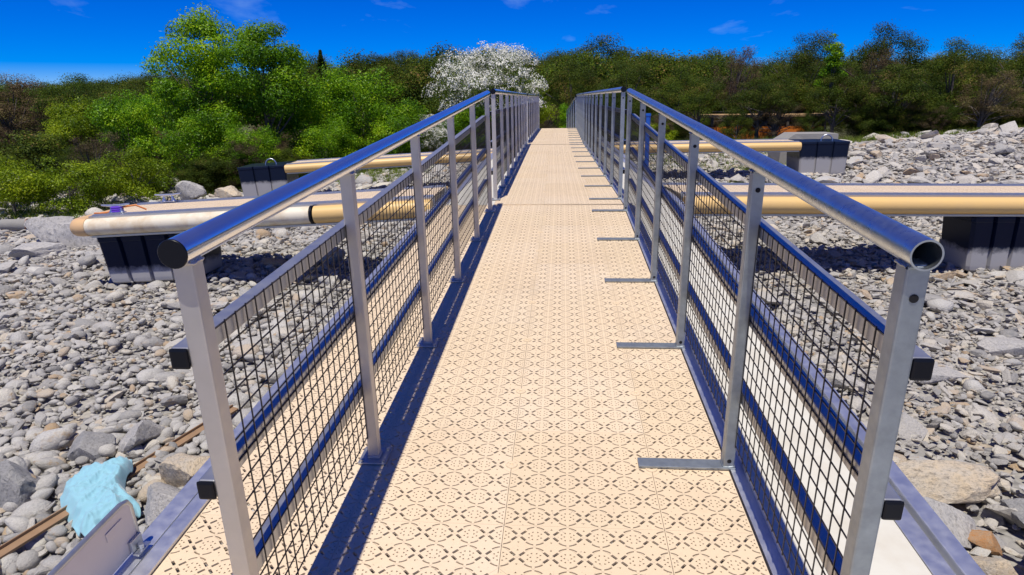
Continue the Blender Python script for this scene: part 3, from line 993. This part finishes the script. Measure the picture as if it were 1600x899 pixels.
boulder(-2.52, 2.98, .24, .2, .15, R(-15), 'boulder_dark', 314, 'brownish boulder above the towel near the left edge', .5)
boulder(-2.26, 3.08, .26, .2, .17, R(60), 'boulder_grey', 315, 'smooth blue-grey boulder right behind the towel', .5)
boulder(3.3, 4.8, .42, .25, .13, R(5), 'boulder_grey', 316, 'flat layered boulder right of the right handrail post', .4)
boulder(2.75, 3.35, .46, .30, .10, R(-20), 'boulder_grey', 321, 'broad flat grey slab on the right stones behind the long sandy boulder', .45, (.12, -.08))
boulder(2.35, 3.0, .26, .2, .13, R(40), 'boulder_sandy', 322, 'small pale slab right of the long sandy boulder', .45, (-.1, .15))
boulder(2.45, 4.25, .40, .22, .11, R(15), 'boulder_grey', 323, 'flat grey slab midway between the bottle and the right edge', .45, (.1, .1))
boulder(-9.3, 15.9, .7, .5, .55, R(10), 'boulder_grey', 317, 'pointed pale boulder at the foot of the green trees left of the far float', .4)
boulder(-8.2, 15.8, .8, .5, .4, R(-10), 'boulder_sandy', 318, 'rounded pale boulder just left of the far left float', .4)

# ------------------------------------------------------------------ towel, bar, log, bottle, concrete block, pile
poly = [(-2.301, 2.493), (-2.371, 2.609), (-2.39, 2.706), (-2.337, 2.769), (-2.252, 2.768), (-2.216, 2.813), (-2.164, 2.816), (-2.107, 2.744), (-2.08, 2.635), (-1.974, 2.537), (-1.889, 2.459), (-1.898, 2.409), (-1.916, 2.369), (-1.952, 2.316), (-1.993, 2.274), (-2.059, 2.297), (-2.148, 2.362)]
npl = len(poly)
NSG, NR = 272, 64
cx_, cy_ = -2.13, 2.55
rim = []
for i in range(NSG):
    t = i / NSG * npl; a = int(t); fr = t - a
    p0, p1, p2, p3 = (poly[(a + q) % npl] for q in (-1, 0, 1, 2))
    def cr_(q):
        return 0.5 * ((2 * p1[q]) + (-p0[q] + p2[q]) * fr + (2 * p0[q] - 5 * p1[q] + 4 * p2[q] - p3[q]) * fr ** 2 + (-p0[q] + 3 * p1[q] - 3 * p2[q] + p3[q]) * fr ** 3)
    rim.append((cr_(0), cr_(1)))
tv, tf = [], []
for r_ in range(NR + 1):
    for i in range(NSG):
        q = r_ / NR
        x = cx_ + (rim[i][0] - cx_) * q; y = cy_ + (rim[i][1] - cy_) * q
        # long soft folds running with the cloth, cut by a few sharp creases
        w_ = 0.045 * math.sin(9 * x - 6 * y) + 0.02 * math.sin(23 * x + 11 * y)
        u1 = 21 * (x * .55 + y * .83 + w_); u2 = 17 * (x * .9 - y * .42 - w_ * 1.4); u3 = 46 * (x * .3 + y * .95 + w_ * .8)
        rid = lambda u_, p_: (1 - abs(math.sin(u_))) ** p_
        fold = 0.012 * rid(u1, 2.2) + 0.010 * rid(u2, 2.6) + 0.004 * rid(u3, 1.6)
        edge = max(0.0, (q - .62) / .38)
        z = tz(x, y) + 0.128 + fold + 0.02 * math.sin(6 * x + 2) * math.sin(7 * y) - 0.075 * edge ** 1.5 + 0.018 * edge * math.sin(i * 0.275) * math.sin(i * .105 + 1)
        nv = mnoise.noise
        z += 0.030 * (0.35 - abs(nv(Vector((x * 9 + 4, y * 9, 1.3))))) + 0.020 * (0.3 - abs(nv(Vector((x * 19, y * 19 + 7, 4.1))))) + 0.009 * (0.3 - abs(nv(Vector((x * 41, y * 41, 9.7)))))
        tv.append((x, y, z))
for r_ in range(NR):
    for i in range(NSG):
        j = (i + 1) % NSG
        tf.append((r_ * NSG + i, r_ * NSG + j, (r_ + 1) * NSG + j, (r_ + 1) * NSG + i))
me = bpy.data.meshes.new('towel')
me.from_pydata(tv, [], tf); me.materials.append(MATS['towel_cloth'])
me.polygons.foreach_set('use_smooth', [True] * len(tf)); me.update()
tw = inst('towel', me, label='crumpled turquoise towel draped over a brown plank on the stones', cat='towel')
sd = tw.modifiers.new('thickness', 'SOLIDIFY'); sd.thickness = 0.004

bm_a = Vector((-2.36, 2.00, tz(-2.36, 2.0) + .075)); bm_b = Vector((-1.93, 3.44, tz(-1.93, 3.44) + .075))
d_ = bm_b - bm_a
mb = MB()
Lb = d_.length
mb.box(-.021, .021, 0, Lb, -.007, .007, .002); mb.box(-.024, -.018, 0, Lb, .0075, .022, .002)
mb.build('plank', 'rusty_wood', None, bm_a, (math.asin(d_.z / Lb), R(8), -math.atan2(d_.x, d_.y)), label='narrow brown plank lying across the stones under the turquoise towel', cat='plank')

lg = empty('cut_pipe', (-10.5, 12.1, tz(-10.5, 12.1) + .11), (0, R(4), R(20)), label='short rusty cut pipe with brown round end by the left bushes', cat='pipe')
mb = MB(); mb.tube([(-.42, 0, 0), (-.05, 0, 0), (0, 0, 0)], [.12, .125, .125], 22)
mb.build('pipe_body', 'concrete', lg)
mb = MB(); mb.tube([(.001, 0, 0), (.014, 0, 0)], .135, 22)
mb.build('end_plate', 'rusty_steel', lg)
mb = MB(); mb.box(.05, .24, -.08, .09, -.12, .12, .04)
mb.build('broken_stub', 'bark', lg)

bt = empty('plastic_bottle', (1.62, 4.22, tz(1.62, 4.22) + .075), (0, 0, R(-62)), label='clear plastic bottle with blue label lying on stones behind the right mesh', cat='bottle')
mb = MB(); mb.tube([(-.11, 0, 0), (-.105, 0, 0), (-.09, 0, 0), (.04, 0, 0), (.075, 0, 0), (.095, 0, 0), (.108, 0, 0)], [.02, .031, .033, .033, .026, .014, .013], 18)
mb.build('bottle_body', 'bottle_plastic', bt)
mb = MB(); mb.tube([(-.06, 0, 0), (.02, 0, 0)], .0338, 18, False)
mb.build('paper_label', 'bottle_label', bt)
mb = MB(); mb.tube([(.1085, 0, 0), (.124, 0, 0)], .0145, 14)
mb.build('bottle_cap', 'bottle_label', bt)

mb = MB()
zb = tz(6.0, 17.3) - .1
vsb = [(5.3, 16.9, zb), (6.7, 16.9, zb), (6.7, 17.9, zb), (5.3, 17.9, zb), (5.66, 16.98, .05), (6.67, 16.98, .05), (6.67, 17.85, .05), (5.66, 17.85, .05), (5.33, 16.92, -.16), (5.33, 17.88, -.16)]
mb.add(vsb, [(0, 1, 5, 4, 8), (1, 2, 6, 5), (2, 3, 9, 7, 6), (3, 0, 8, 9), (4, 5, 6, 7), (8, 4, 7, 9), (0, 3, 2, 1)])
mb.build('concrete_block', 'concrete', None, label='grey concrete block with sloped left side behind the far right float', cat='concrete block')

pz = tz(1.48, 12.0)
pile = empty('mooring_pile', (1.48, 12.0, pz - .1), label='slim blue mooring pile standing behind the right mesh railing', cat='pile')
mb = MB(); mb.tube([(0, 0, 0), (0, 0, .66 - pz + .1)], .04, 16)
mb.build('pile_shaft', 'paint_blue', pile)
mb = MB(); mb.tube([(0, 0, .66 - pz + .1), (0, 0, .70 - pz + .1)], [.048, .044], 16)
mb.build('pile_cap', 'paint_blue', pile)

# orange shed behind the trees
hz = -0.85
sh = empty('low_shed', (7.6, 25.7, hz), (0, 0, R(-3)), label='low orange shed with pale roof edge half hidden behind the right trees', cat='shed')
mb = MB(); mb.box(-2.2, 2.0, 0, 1.6, -.2, .70)
mb.build('wall', 'wall_orange', sh)
mb = MB(); mb.box(-2.4, 2.2, -.04, 1.8, 1.04, 1.12, .01)
mb.build('roof', 'roof_tan', sh)
for x in (-2.1, -.8, .6, 1.85):
    mb = MB(); mb.box(x, x + .09, .02, .11, .702, 1.038)
    mb.build('roof_post', 'bark', sh)

# ------------------------------------------------------------------ trees
def leaf_mesh(name, cents, tint, size, mats, normals=None, up_bias=0.5, aspect=0.5, seed=1):
    rg = np.random.default_rng(seed)
    n = len(cents)
    nr = rg.normal(0, 1, (n, 3))
    if normals is not None:
        nr = nr * 0.55 + normals * 1.0
    nr[:, 2] += up_bias
    nr /= np.linalg.norm(nr, axis=1)[:, None] + 1e-9
    t = np.cross(nr, rg.normal(0, 1, (n, 3))); t /= np.linalg.norm(t, axis=1)[:, None] + 1e-9
    b = np.cross(nr, t)
    s_ = size * rg.uniform(0.6, 1.35, n)[:, None]
    vv = np.empty((n, 4, 3))
    vv[:, 0] = cents - t * s_; vv[:, 1] = cents + b * s_ * aspect; vv[:, 2] = cents + t * s_; vv[:, 3] = cents - b * s_ * aspect
    me = bpy.data.meshes.new(name)
    me.vertices.add(n * 4); me.loops.add(n * 4); me.polygons.add(n)
    me.vertices.foreach_set('co', vv.astype(np.float32).ravel())
    me.loops.foreach_set('vertex_index', np.arange(n * 4, dtype=np.int32))
    me.polygons.foreach_set('loop_start', np.arange(0, n * 4, 4, dtype=np.int32))
    a = me.attributes.new('tint', 'FLOAT', 'POINT')
    a.data.foreach_set('value', np.repeat(tint, 4).astype(np.float32))
    me.materials.append(MATS[mats])
    me.update(); me.validate()
    return me
def crown_points(seed, h, w, z0, n_clumps, n_leaves, clump=(0.16, 0.30), lobes=None, flat=0.7, drift=(0, 0), shell=0.45, topw=0.0):
    rg = np.random.default_rng(seed)
    hc = h - z0
    cs = []
    while len(cs) < n_clumps:
        p = rg.normal(0, 1, 3); p /= np.linalg.norm(p)
        r = shell + (1 - shell) * rg.uniform(0, 1) ** 0.6
        if p[2] < -0.75:
            continue
        q = np.array([p[0] * w / 2 * r, p[1] * w / 2 * r, z0 + hc * (0.5 + 0.5 * p[2] * r)])
        q[:2] *= (1 + topw * p[2] * r) * (0.8 + 0.3 * math.sin(3.1 * p[0] + 2.0 * p[2] + seed) * math.sin(2.3 * p[1] - 1.3 * p[2] + seed * .7) + .1 * rg.normal())
        if lobes:
            lx, lz, lr = lobes[rg.integers(0, len(lobes))]
            q[0] = q[0] * lr + lx * w; q[2] = z0 + (q[2] - z0) * lr + lz * hc
        q[0] += drift[0] * (q[2] - z0); q[1] += drift[1] * (q[2] - z0)
        cs.append(q)
    cs = np.array(cs)
    rad = rg.uniform(*clump, n_clumps) * w
    wt = rad ** 1.8; wt /= wt.sum()
    k_ = rg.choice(n_clumps, n_leaves, p=wt)
    d = rg.normal(0, 1, (n_leaves, 3)); d /= np.linalg.norm(d, axis=1)[:, None]
    rr = rg.uniform(0.15, 1, n_leaves) ** 0.5 * (1 + 0.25 * rg.normal(0, 1, n_leaves) * (rg.uniform(0, 1, n_leaves) < .25))
    off = d * (rr * rad[k_])[:, None]
    off[:, 2] *= flat
    pts = cs[k_] + off
    tint = np.clip(0.44 + 0.22 * rg.normal(0, 1, n_clumps)[k_] + 0.2 * rg.normal(0, 1, n_leaves), 0, 1)
    keep = pts[:, 2] > 0.03
    return pts[keep], tint[keep], d[keep], cs, rad
def trunk_mesh(seed, h, z0, cs, r0, nl=14):
    rg = random.Random(seed)
    mb = MB()
    top = Vector((float(np.mean(cs[:, 0])), float(np.mean(cs[:, 1])), h * 0.72))
    tr = [Vector((0, 0, -.15)), Vector((0.02 * h * rg.uniform(-1, 1), 0.02 * h * rg.uniform(-1, 1), h * .2)), Vector((top.x * .5, top.y * .5, h * .45)), top]
    mb.tube(tr, [r0 * 1.25, r0, r0 * .7, r0 * .25], 9)
    ids = list(range(len(cs))); rg.shuffle(ids)
    for i in ids[:nl]:
        c_ = Vector(cs[i].tolist())
        f_ = rg.uniform(.15, .75)
        seg = f_ * 3; a = int(seg); st = tr[a].lerp(tr[min(3, a + 1)], seg - a)
        if st.z > c_.z:
            st = tr[1]
        mid = st.lerp(c_, .5) + Vector((0, 0, .06 * h * rg.uniform(-.3, 1)))
        mb.tube([st, mid, c_], [r0 * .38, r0 * .24, r0 * .08], 6)
    return mb.mesh('trunk', 'bark')
PROTO = {}
def proto(key, seed, h, w, z0, nc, nl, size, mat, r0=0.09, up=0.5, aspect=0.5, limbs=14, **kw):
    pts, tint, nrm, cs, rad = crown_points(seed, h, w, z0, nc, nl, **kw)
    PROTO[key] = dict(h=h, w=w, crown=leaf_mesh('crown', pts, tint, size, mat, nrm, up, aspect, seed), trunk=trunk_mesh(seed, h, z0, cs, r0, limbs), cs=cs, rad=rad)
proto('broad_a', 3, 5.2, 2.9, 0.9, 62, 32000, 0.040, 'leaf_bright', 0.10, clump=(.10, .21), topw=.4)
proto('broad_b', 4, 4.9, 2.9, 0.6, 60, 32000, 0.040, 'leaf_bright', 0.10, clump=(.10, .21), topw=.35)
proto('dome_a', 5, 3.4, 3.6, 0.2, 60, 26000, 0.036, 'leaf_bright', 0.08, clump=(.09, .18))
proto('dome_b', 6, 2.6, 2.4, 0.1, 46, 17000, 0.034, 'leaf_bright', 0.06, clump=(.11, .21))
proto('shrub_a', 7, 1.7, 1.9, 0.0, 36, 13000, 0.027, 'leaf_lime', 0.03, clump=(.11, .22))
proto('shrub_b', 8, 1.5, 1.7, 0.0, 34, 12000, 0.026, 'leaf_lime', 0.03, clump=(.11, .22))
proto('oak_a', 9, 3.6, 3.6, 0.3, 85, 36000, 0.030, 'leaf_olive', 0.10, up=0.9, aspect=0.34, clump=(.07, .15), flat=.62, drift=(.10, 0))
proto('oak_b', 10, 3.2, 3.4, 0.2, 80, 36000, 0.030, 'leaf_olive', 0.10, up=0.9, aspect=0.34, clump=(.07, .15), flat=.62, drift=(.08, 0))
proto('oak_d', 17, 2.5, 3.0, 0.95, 60, 24000, 0.028, 'leaf_olive', 0.08, up=0.9, aspect=0.34, clump=(.08, .15), flat=.5, drift=(.08, 0))
proto('oak_c', 12, 2.2, 2.6, 0.0, 64, 26000, 0.027, 'leaf_olive', 0.07, up=0.9, aspect=0.34, clump=(.08, .16), flat=.62, drift=(.08, 0))
proto('twiggy', 13, 3.0, 2.4, 0.2, 80, 20000, 0.030, 'leaf_russet', 0.07, up=0.4, aspect=0.2, limbs=50, clump=(.06, .13), flat=.8, drift=(.12, 0))
proto('slender', 14, 3.8, 0.7, 1.2, 30, 3600, 0.036, 'leaf_bright', 0.03, clump=(.2, .36))
proto('hill_a', 41, 4.0, 5.0, 0.0, 70, 15000, 0.06, 'leaf_hill_olive', 0.1, up=0.8, clump=(.10, .19), flat=.7)
proto('hill_b', 42, 3.6, 4.6, 0.0, 70, 15000, 0.06, 'leaf_hill_olive', 0.1, up=0.8, clump=(.11, .20), flat=.7)
proto('hawthorn', 15, 3.65, 4.3, 0.7, 80, 24000, 0.032, 'leaf_hawthorn', 0.09, clump=(.08, .15), flat=.85)
# conifer
rgc = np.random.default_rng(21)
n_ = 14000
zc = rgc.uniform(0.12, 1, n_); ac = rgc.uniform(0, 6.283, n_)
rc = (1 - zc) ** .7 * .85 * np.sqrt(rgc.uniform(0.05, 1, n_)) * (0.62 + .38 * np.sin(zc * 30 + 2 * np.sin(ac * 2))) * (.8 + .2 * np.sin(3 * ac + 5 * zc)) + .03
pc = np.stack([rc * np.cos(ac), rc * np.sin(ac), zc * 4.3 - rc * .25], 1)
PROTO['conifer'] = dict(h=4.3, w=1.3, crown=leaf_mesh('crown', pc, np.clip(rgc.normal(.3, .18, n_), 0, 1), .05, 'leaf_olive', None, .2, .18, 3), trunk=trunk_mesh(5, 4.3, .5, pc[:40], .07, 4))
# hawthorn blossom sprays sit on the outside of the clumps
H = PROTO['hawthorn']
rgb_ = np.random.default_rng(33)
nb = 46000
wt = H['rad'] ** 2; wt = wt / wt.sum()
kb = rgb_.choice(len(H['cs']), nb, p=wt)
db = rgb_.normal(0, 1, (nb, 3)); db[:, 2] = np.abs(db[:, 2]) * .9 + .05; db[:, 1] -= .25
db /= np.linalg.norm(db, axis=1)[:, None]
pb = H['cs'][kb] + db * (H['rad'][kb] * rgb_.uniform(.85, 1.15, nb))[:, None] * np.array([1, 1, .9])
gate = np.sin(pb[:, 0] * 7.3 + 1) * np.sin(pb[:, 1] * 6.1) * np.sin(pb[:, 2] * 8.7 + 2)
pb = pb[gate > 0.0]; db = db[gate > 0.0]
H['blossom'] = leaf_mesh('blossom', pb, rgb_.uniform(0, 1, len(pb)), .027, 'blossom_white', db, .4, .8, 34)

def tree(kind, x, y, h, w, label, mat=None, rz=None, group=None, cat='tree', name=None, dz=0.0):
    p = PROTO[kind]
    r_ = random.Random(int(x * 100) * 7 + int(y * 100))
    rz = r_.uniform(-.5, .5) if rz is None else rz
    t = empty(name or ('tree' if cat == 'tree' else 'bush'), (x, y, tz(x, y) - .03 + dz), (0, 0, rz), label=label, cat=cat, group=group)
    s_ = (w / p['w'], w / p['w'], h / p['h'])
    inst('trunk', p['trunk'], t, scl=s_)
    c_ = inst('crown', p['crown'], t, scl=s_)
    if mat:
        c_.material_slots[0].link = 'OBJECT'
        c_.material_slots[0].material = MATS[mat]
    if 'blossom' in p:
        inst('blossom', p['blossom'], c_)
    return t
LB = 'green trees and bushes on the left bank'
RB = 'dark trees on the right bank'
tree('broad_a', -11.2, 20.6, 5.2, 2.9, 'tallest bright green tree on the left bank with a narrow rounded top', group=LB)
tree('broad_b', -9.0, 20.3, 4.8, 3.0, 'bright green tree leaning against the tallest one, on its right', group=LB)
tree('dome_b', -12.7, 19.0, 2.75, 2.1, 'round green tree low in front of the tallest tree, left side', group=LB)
tree('dome_b', -10.4, 18.7, 2.35, 2.2, 'leafy green bush directly below the tallest tree', cat='bush', group=LB, rz=2.0)
tree('dome_a', -8.8, 18.4, 1.95, 2.2, 'leafy green bush right behind the far left float', cat='bush', group=LB)
tree('dome_b', -17.4, 23.0, 2.55, 2.5, 'yellow-green rounded tree between dark oaks and the tallest tree', mat='leaf_lime', group=LB, rz=3.0)
tree('dome_a', -15.2, 23.5, 2.9, 2.9, 'mid green tree just left of the tallest tree', group=LB, rz=1.4)
tree('shrub_a', -12.7, 14.4, 1.55, 1.8, 'yellow-green bush at the far left edge above the cut pipe', cat='bush', group=LB)
tree('shrub_b', -11.5, 14.7, 1.3, 1.7, 'low yellow-green bush behind the cut pipe', cat='bush', group=LB)
tree('shrub_a', -10.4, 15.5, 1.5, 1.8, 'yellow-green bush behind the cleats of the near left dock', cat='bush', group=LB, rz=2.2)
tree('twiggy', -12.0, 16.3, 1.9, 2.0, 'grey-brown twiggy bush between the yellow-green bushes', cat='bush', group=LB)
tree('shrub_b', -13.9, 16.2, 2.0, 2.4, 'dark bush at the left edge behind the yellow-green bush', mat='leaf_olive', cat='bush', group=LB)
tree('oak_a', -23.2, 27.0, 3.55, 4.0, 'dark brownish oak at the far left edge of the skyline', mat='leaf_russet', group=LB)
tree('oak_b', -20.2, 27.5, 3.4, 3.8, 'dark oak second from the far left edge of the skyline', group=LB)
tree('oak_a', -17.6, 29.0, 3.5, 3.8, 'dark olive oak behind the yellow-green rounded tree', group=LB, rz=2.1)
tree('oak_b', -15.2, 28.0, 3.5, 3.6, 'dark olive oak showing just left of the tallest tree', group=LB, rz=1.2)
tree('dome_a', -6.75, 22.0, 3.45, 3.7, 'broad bright green tree left of the white-flowering tree', group=LB)
tree('dome_b', -8.5, 22.8, 2.7, 2.6, 'green tree between the tallest tree and the broad green one', group=LB, rz=.8)
tree('dome_b', -5.2, 21.0, 2.1, 2.3, 'leafy green bush at the right foot of the broad green tree', cat='bush', group=LB, rz=2.6)
tree('dome_a', -7.3, 20.3, 1.9, 2.6, 'leafy green bush in front of the broad green tree above the far yellow tube', cat='bush', group=LB, rz=2.9)
tree('conifer', -12.05, 34.0, 4.3, 1.5, 'small dark conifer standing alone on the skyline')
tree('hawthorn', -2.55, 24.6, 3.7, 3.9, 'large tree covered in white blossom above the left handrail', rz=0.0)
tree('hawthorn', -4.3, 21.6, 1.55, 1.5, 'small white-flowering bush low beside the left handrail', cat='bush', rz=1.0)
tree('dome_b', -1.25, 26.4, 2.75, 1.9, 'bright green bush at the right foot of the white-blossom tree', cat='bush', mat='leaf_lime')
tree('dome_b', -3.3, 23.0, 1.75, 2.4, 'leafy green bush at the foot of the white-blossom tree, left side', cat='bush', group=LB, rz=1.9)
tree('twiggy', -0.75, 29.5, 1.75, 1.5, 'brown twiggy bush seen over the end of the deck', cat='bush')
tree('shrub_a', 0.25, 29.3, 1.75, 1.4, 'green bush seen over the end of the deck, right half', cat='bush', mat='leaf_bright')
tree('oak_b', 0.4, 33.0, 3.6, 3.4, 'dark olive tree rising behind the end of the gangway', group=RB)
tree('oak_a', 2.6, 30.5, 3.5, 3.6, 'dark olive tree behind the far right railing', group=RB)
tree('oak_c', 2.2, 27.5, 2.2, 2.6, 'lower dark bush behind the far right railing', cat='bush', group=RB)
tree('oak_b', 5.0, 30.5, 3.2, 3.4, 'dark olive tree above the right handrail end, left of the brownish tree', group=RB, rz=1.0)
tree('oak_d', 5.0, 25.6, 2.3, 2.4, 'dark tree standing at the left end of the orange shed', group=RB, rz=2.0)
tree('twiggy', 7.5, 24.7, 1.55, 1.9, 'brown twiggy bush screening the middle of the orange shed', cat='bush', group=RB, rz=1.0)
tree('oak_d', 9.6, 25.0, 2.3, 2.4, 'dark tree hiding the right end of the orange shed', group=RB, rz=1.0)
tree('oak_c', 8.7, 24.7, 1.05, 1.2, 'low dark bush in front of the right half of the orange shed', cat='bush', group=RB, rz=1.7)
tree('oak_d', 7.0, 25.1, 2.2, 2.6, 'dark tree whose branches hang over the roof of the orange shed', group=RB, rz=.4)
tree('twiggy', 6.75, 28.2, 3.75, 2.6, 'brownish purple tree with ragged top right of the skyline dip', group=RB)
tree('oak_c', 6.2, 24.8, 1.15, 1.3, 'low dark bush in front of the left half of the orange shed', cat='bush', group=RB, rz=.3)
tree('oak_a', 9.4, 28.3, 4.15, 3.5, 'dark olive tree with a bright green shoot rising from it', group=RB, rz=.1)
tree('slender', 9.5, 25.3, 3.75, 0.8, 'slender bright green shoot rising out of the dark olive trees', group=RB)
tree('oak_b', 11.7, 26.6, 3.95, 3.4, 'dark olive tree just right of the slender bright green shoot', group=RB)
tree('twiggy', 10.9, 25.6, 3.2, 2.4, 'grey-brown tree in front of the dark olive tree right of the bright shoot', group=RB)
tree('oak_d', 8.5, 27.6, 2.6, 3.0, 'low spreading dark tree behind the orange shed', group=RB, rz=.5)
tree('oak_d', 11.0, 23.8, 2.35, 3.0, 'low spreading dark tree right of the concrete block', group=RB, rz=2.5)
tree('oak_b', 13.3, 24.8, 3.15, 3.1, 'dark tree second from the right edge on the right bank', group=RB, rz=.2)
tree('oak_a', 15.6, 24.8, 3.4, 3.3, 'dark wind-swept tree at the right edge of the picture', group=RB, rz=.2)
tree('twiggy', 13.2, 22.6, 1.95, 2.2, 'brownish bush low on the right bank above the stone crest', cat='bush', group=RB)
tree('oak_c', 15.4, 22.3, 1.9, 2.6, 'low dark olive bush behind the stone crest at the right edge', cat='bush', group=RB)

# wooded hillside behind, one mass
xs, ys_, zs_, ss_, ii_, rr_ = [], [], [], [], [], []
rgw = np.random.default_rng(55)
nw = 800
yw = rgw.uniform(38, 82, nw); xw = rgw.uniform(-1.15, 1.0, nw) * yw
zw = terr(xw, yw) - .1
azw = xw / yw
crest = np.interp(azw, [-1.2, -.75, -.5, -.3, -.1, .12, .2, .26, .34, 1.0], [.030, .034, .045, .062, .066, .066, .058, .044, .05, .055])
sw = np.clip((0.99 + crest * yw * rgw.uniform(.3, 1.0, nw) ** np.where(rgw.uniform(0, 1, nw) < .12, .2, 1.0) * np.where(rgw.uniform(0, 1, nw) < .06, 1.25, 1.0) - zw) / 3.9, .45, 1.9)
PW_ = np.stack([xw, yw, zw], 1)
scatter('hillside_wood', PW_, np.stack([np.zeros(nw), np.zeros(nw), rgw.uniform(0, 6.28, nw)], 1), np.stack([sw * 1.1, sw * 1.1, sw], 1), rgw.choice([0, 0, 0, 1, 1, 1, 0, 1, 2, 3], nw), [PROTO['hill_a']['crown'], PROTO['hill_b']['crown'], PROTO['oak_a']['crown'], PROTO['twiggy']['crown']], kind='stuff', label='dark olive wood covering the hillside behind the shore', cat='wood')

# undergrowth closing the gaps between the trunks
ux, uy = [], []
rgu = np.random.default_rng(77)
for (x0, x1, ya, yb, n) in ((1.5, 20, 25.5, 29.5, 120), (6, 19, 22.8, 25.5, 70), (-9, -1.5, 23.2, 28, 60), (-26, -8, 21.5, 28, 110), (-2, 3, 31, 35, 30), (-15, -8, 17.6, 20, 30)):
    ux.append(rgu.uniform(x0, x1, n)); uy.append(rgu.uniform(ya, yb, n))
ux = np.concatenate(ux); uy = np.concatenate(uy)
kp = ~((ux > 4.6) & (ux < 10.5) & (uy > 22.3) & (uy < 28))
ux, uy = ux[kp], uy[kp]; nu = len(ux)
su = rgu.uniform(.38, .75, nu)
scatter('undergrowth', np.stack([ux, uy, terr(ux, uy) - .05], 1), np.stack([np.zeros(nu), np.zeros(nu), rgu.uniform(0, 6.28, nu)], 1), np.stack([su, su, su * .85], 1), rgu.choice([0, 0, 0, 1, 2], nu), [PROTO['oak_c']['crown'], PROTO['twiggy']['crown'], PROTO['shrub_b']['crown']], kind='stuff', label='dark scrubby undergrowth filling the gaps below the trees', cat='undergrowth')

# grass along the foot of the trees and in the gravel by the far right dock
gp = []
rgg = np.random.default_rng(66)
for (x0, x1, ya, yb, n, hh_) in ((2.0, 7.0, 16.5, 21.5, 420, .10), (3.2, 5.2, 12.5, 14.2, 60, .09), (-15, -10.5, 13.8, 16.2, 600, .13), (-11, -4, 17.2, 21, 700, .18), (7, 17, 20.8, 24, 700, .16), (-5, 3, 24.5, 30, 400, .2), (2, 8, 21.5, 26, 500, .18)):
    tx = rgg.uniform(x0, x1, n); ty = rgg.uniform(ya, yb, n)
    nbl = 9
    bx = (tx[:, None] + rgg.normal(0, .06, (n, nbl))).ravel(); by_ = (ty[:, None] + rgg.normal(0, .06, (n, nbl))).ravel()
    gp.append(np.stack([bx, by_, terr(bx, by_) + .02, hh_ * rgg.uniform(.5, 1.4, n * nbl)], 1))
gp = np.concatenate(gp)
n = len(gp)
a_ = rgg.uniform(0, 6.283, n); lean = rgg.normal(0, .4, (n, 2)) * gp[:, 3:4]
wv = np.stack([np.cos(a_), np.sin(a_), 0 * a_], 1) * 0.008
tri_ = np.empty((n, 3, 3))
tri_[:, 0] = gp[:, :3] - wv; tri_[:, 1] = gp[:, :3] + wv; tri_[:, 2] = gp[:, :3] + np.concatenate([lean, gp[:, 3:4]], 1)
me = bpy.data.meshes.new('grass')
me.vertices.add(n * 3); me.loops.add(n * 3); me.polygons.add(n)
me.vertices.foreach_set('co', tri_.astype(np.float32).ravel())
me.loops.foreach_set('vertex_index', np.arange(n * 3, dtype=np.int32))
me.polygons.foreach_set('loop_start', np.arange(0, n * 3, 3, dtype=np.int32))
at_ = me.attributes.new('tint', 'FLOAT', 'POINT'); at_.data.foreach_set('value', np.repeat(np.clip(rgg.normal(.5, .25, n), 0, 1), 3).astype(np.float32))
me.materials.append(MATS['grass_blade']); me.update(); me.validate()
inst('grass', me, kind='stuff', label='short green grass tufts along the foot of the trees', cat='grass')
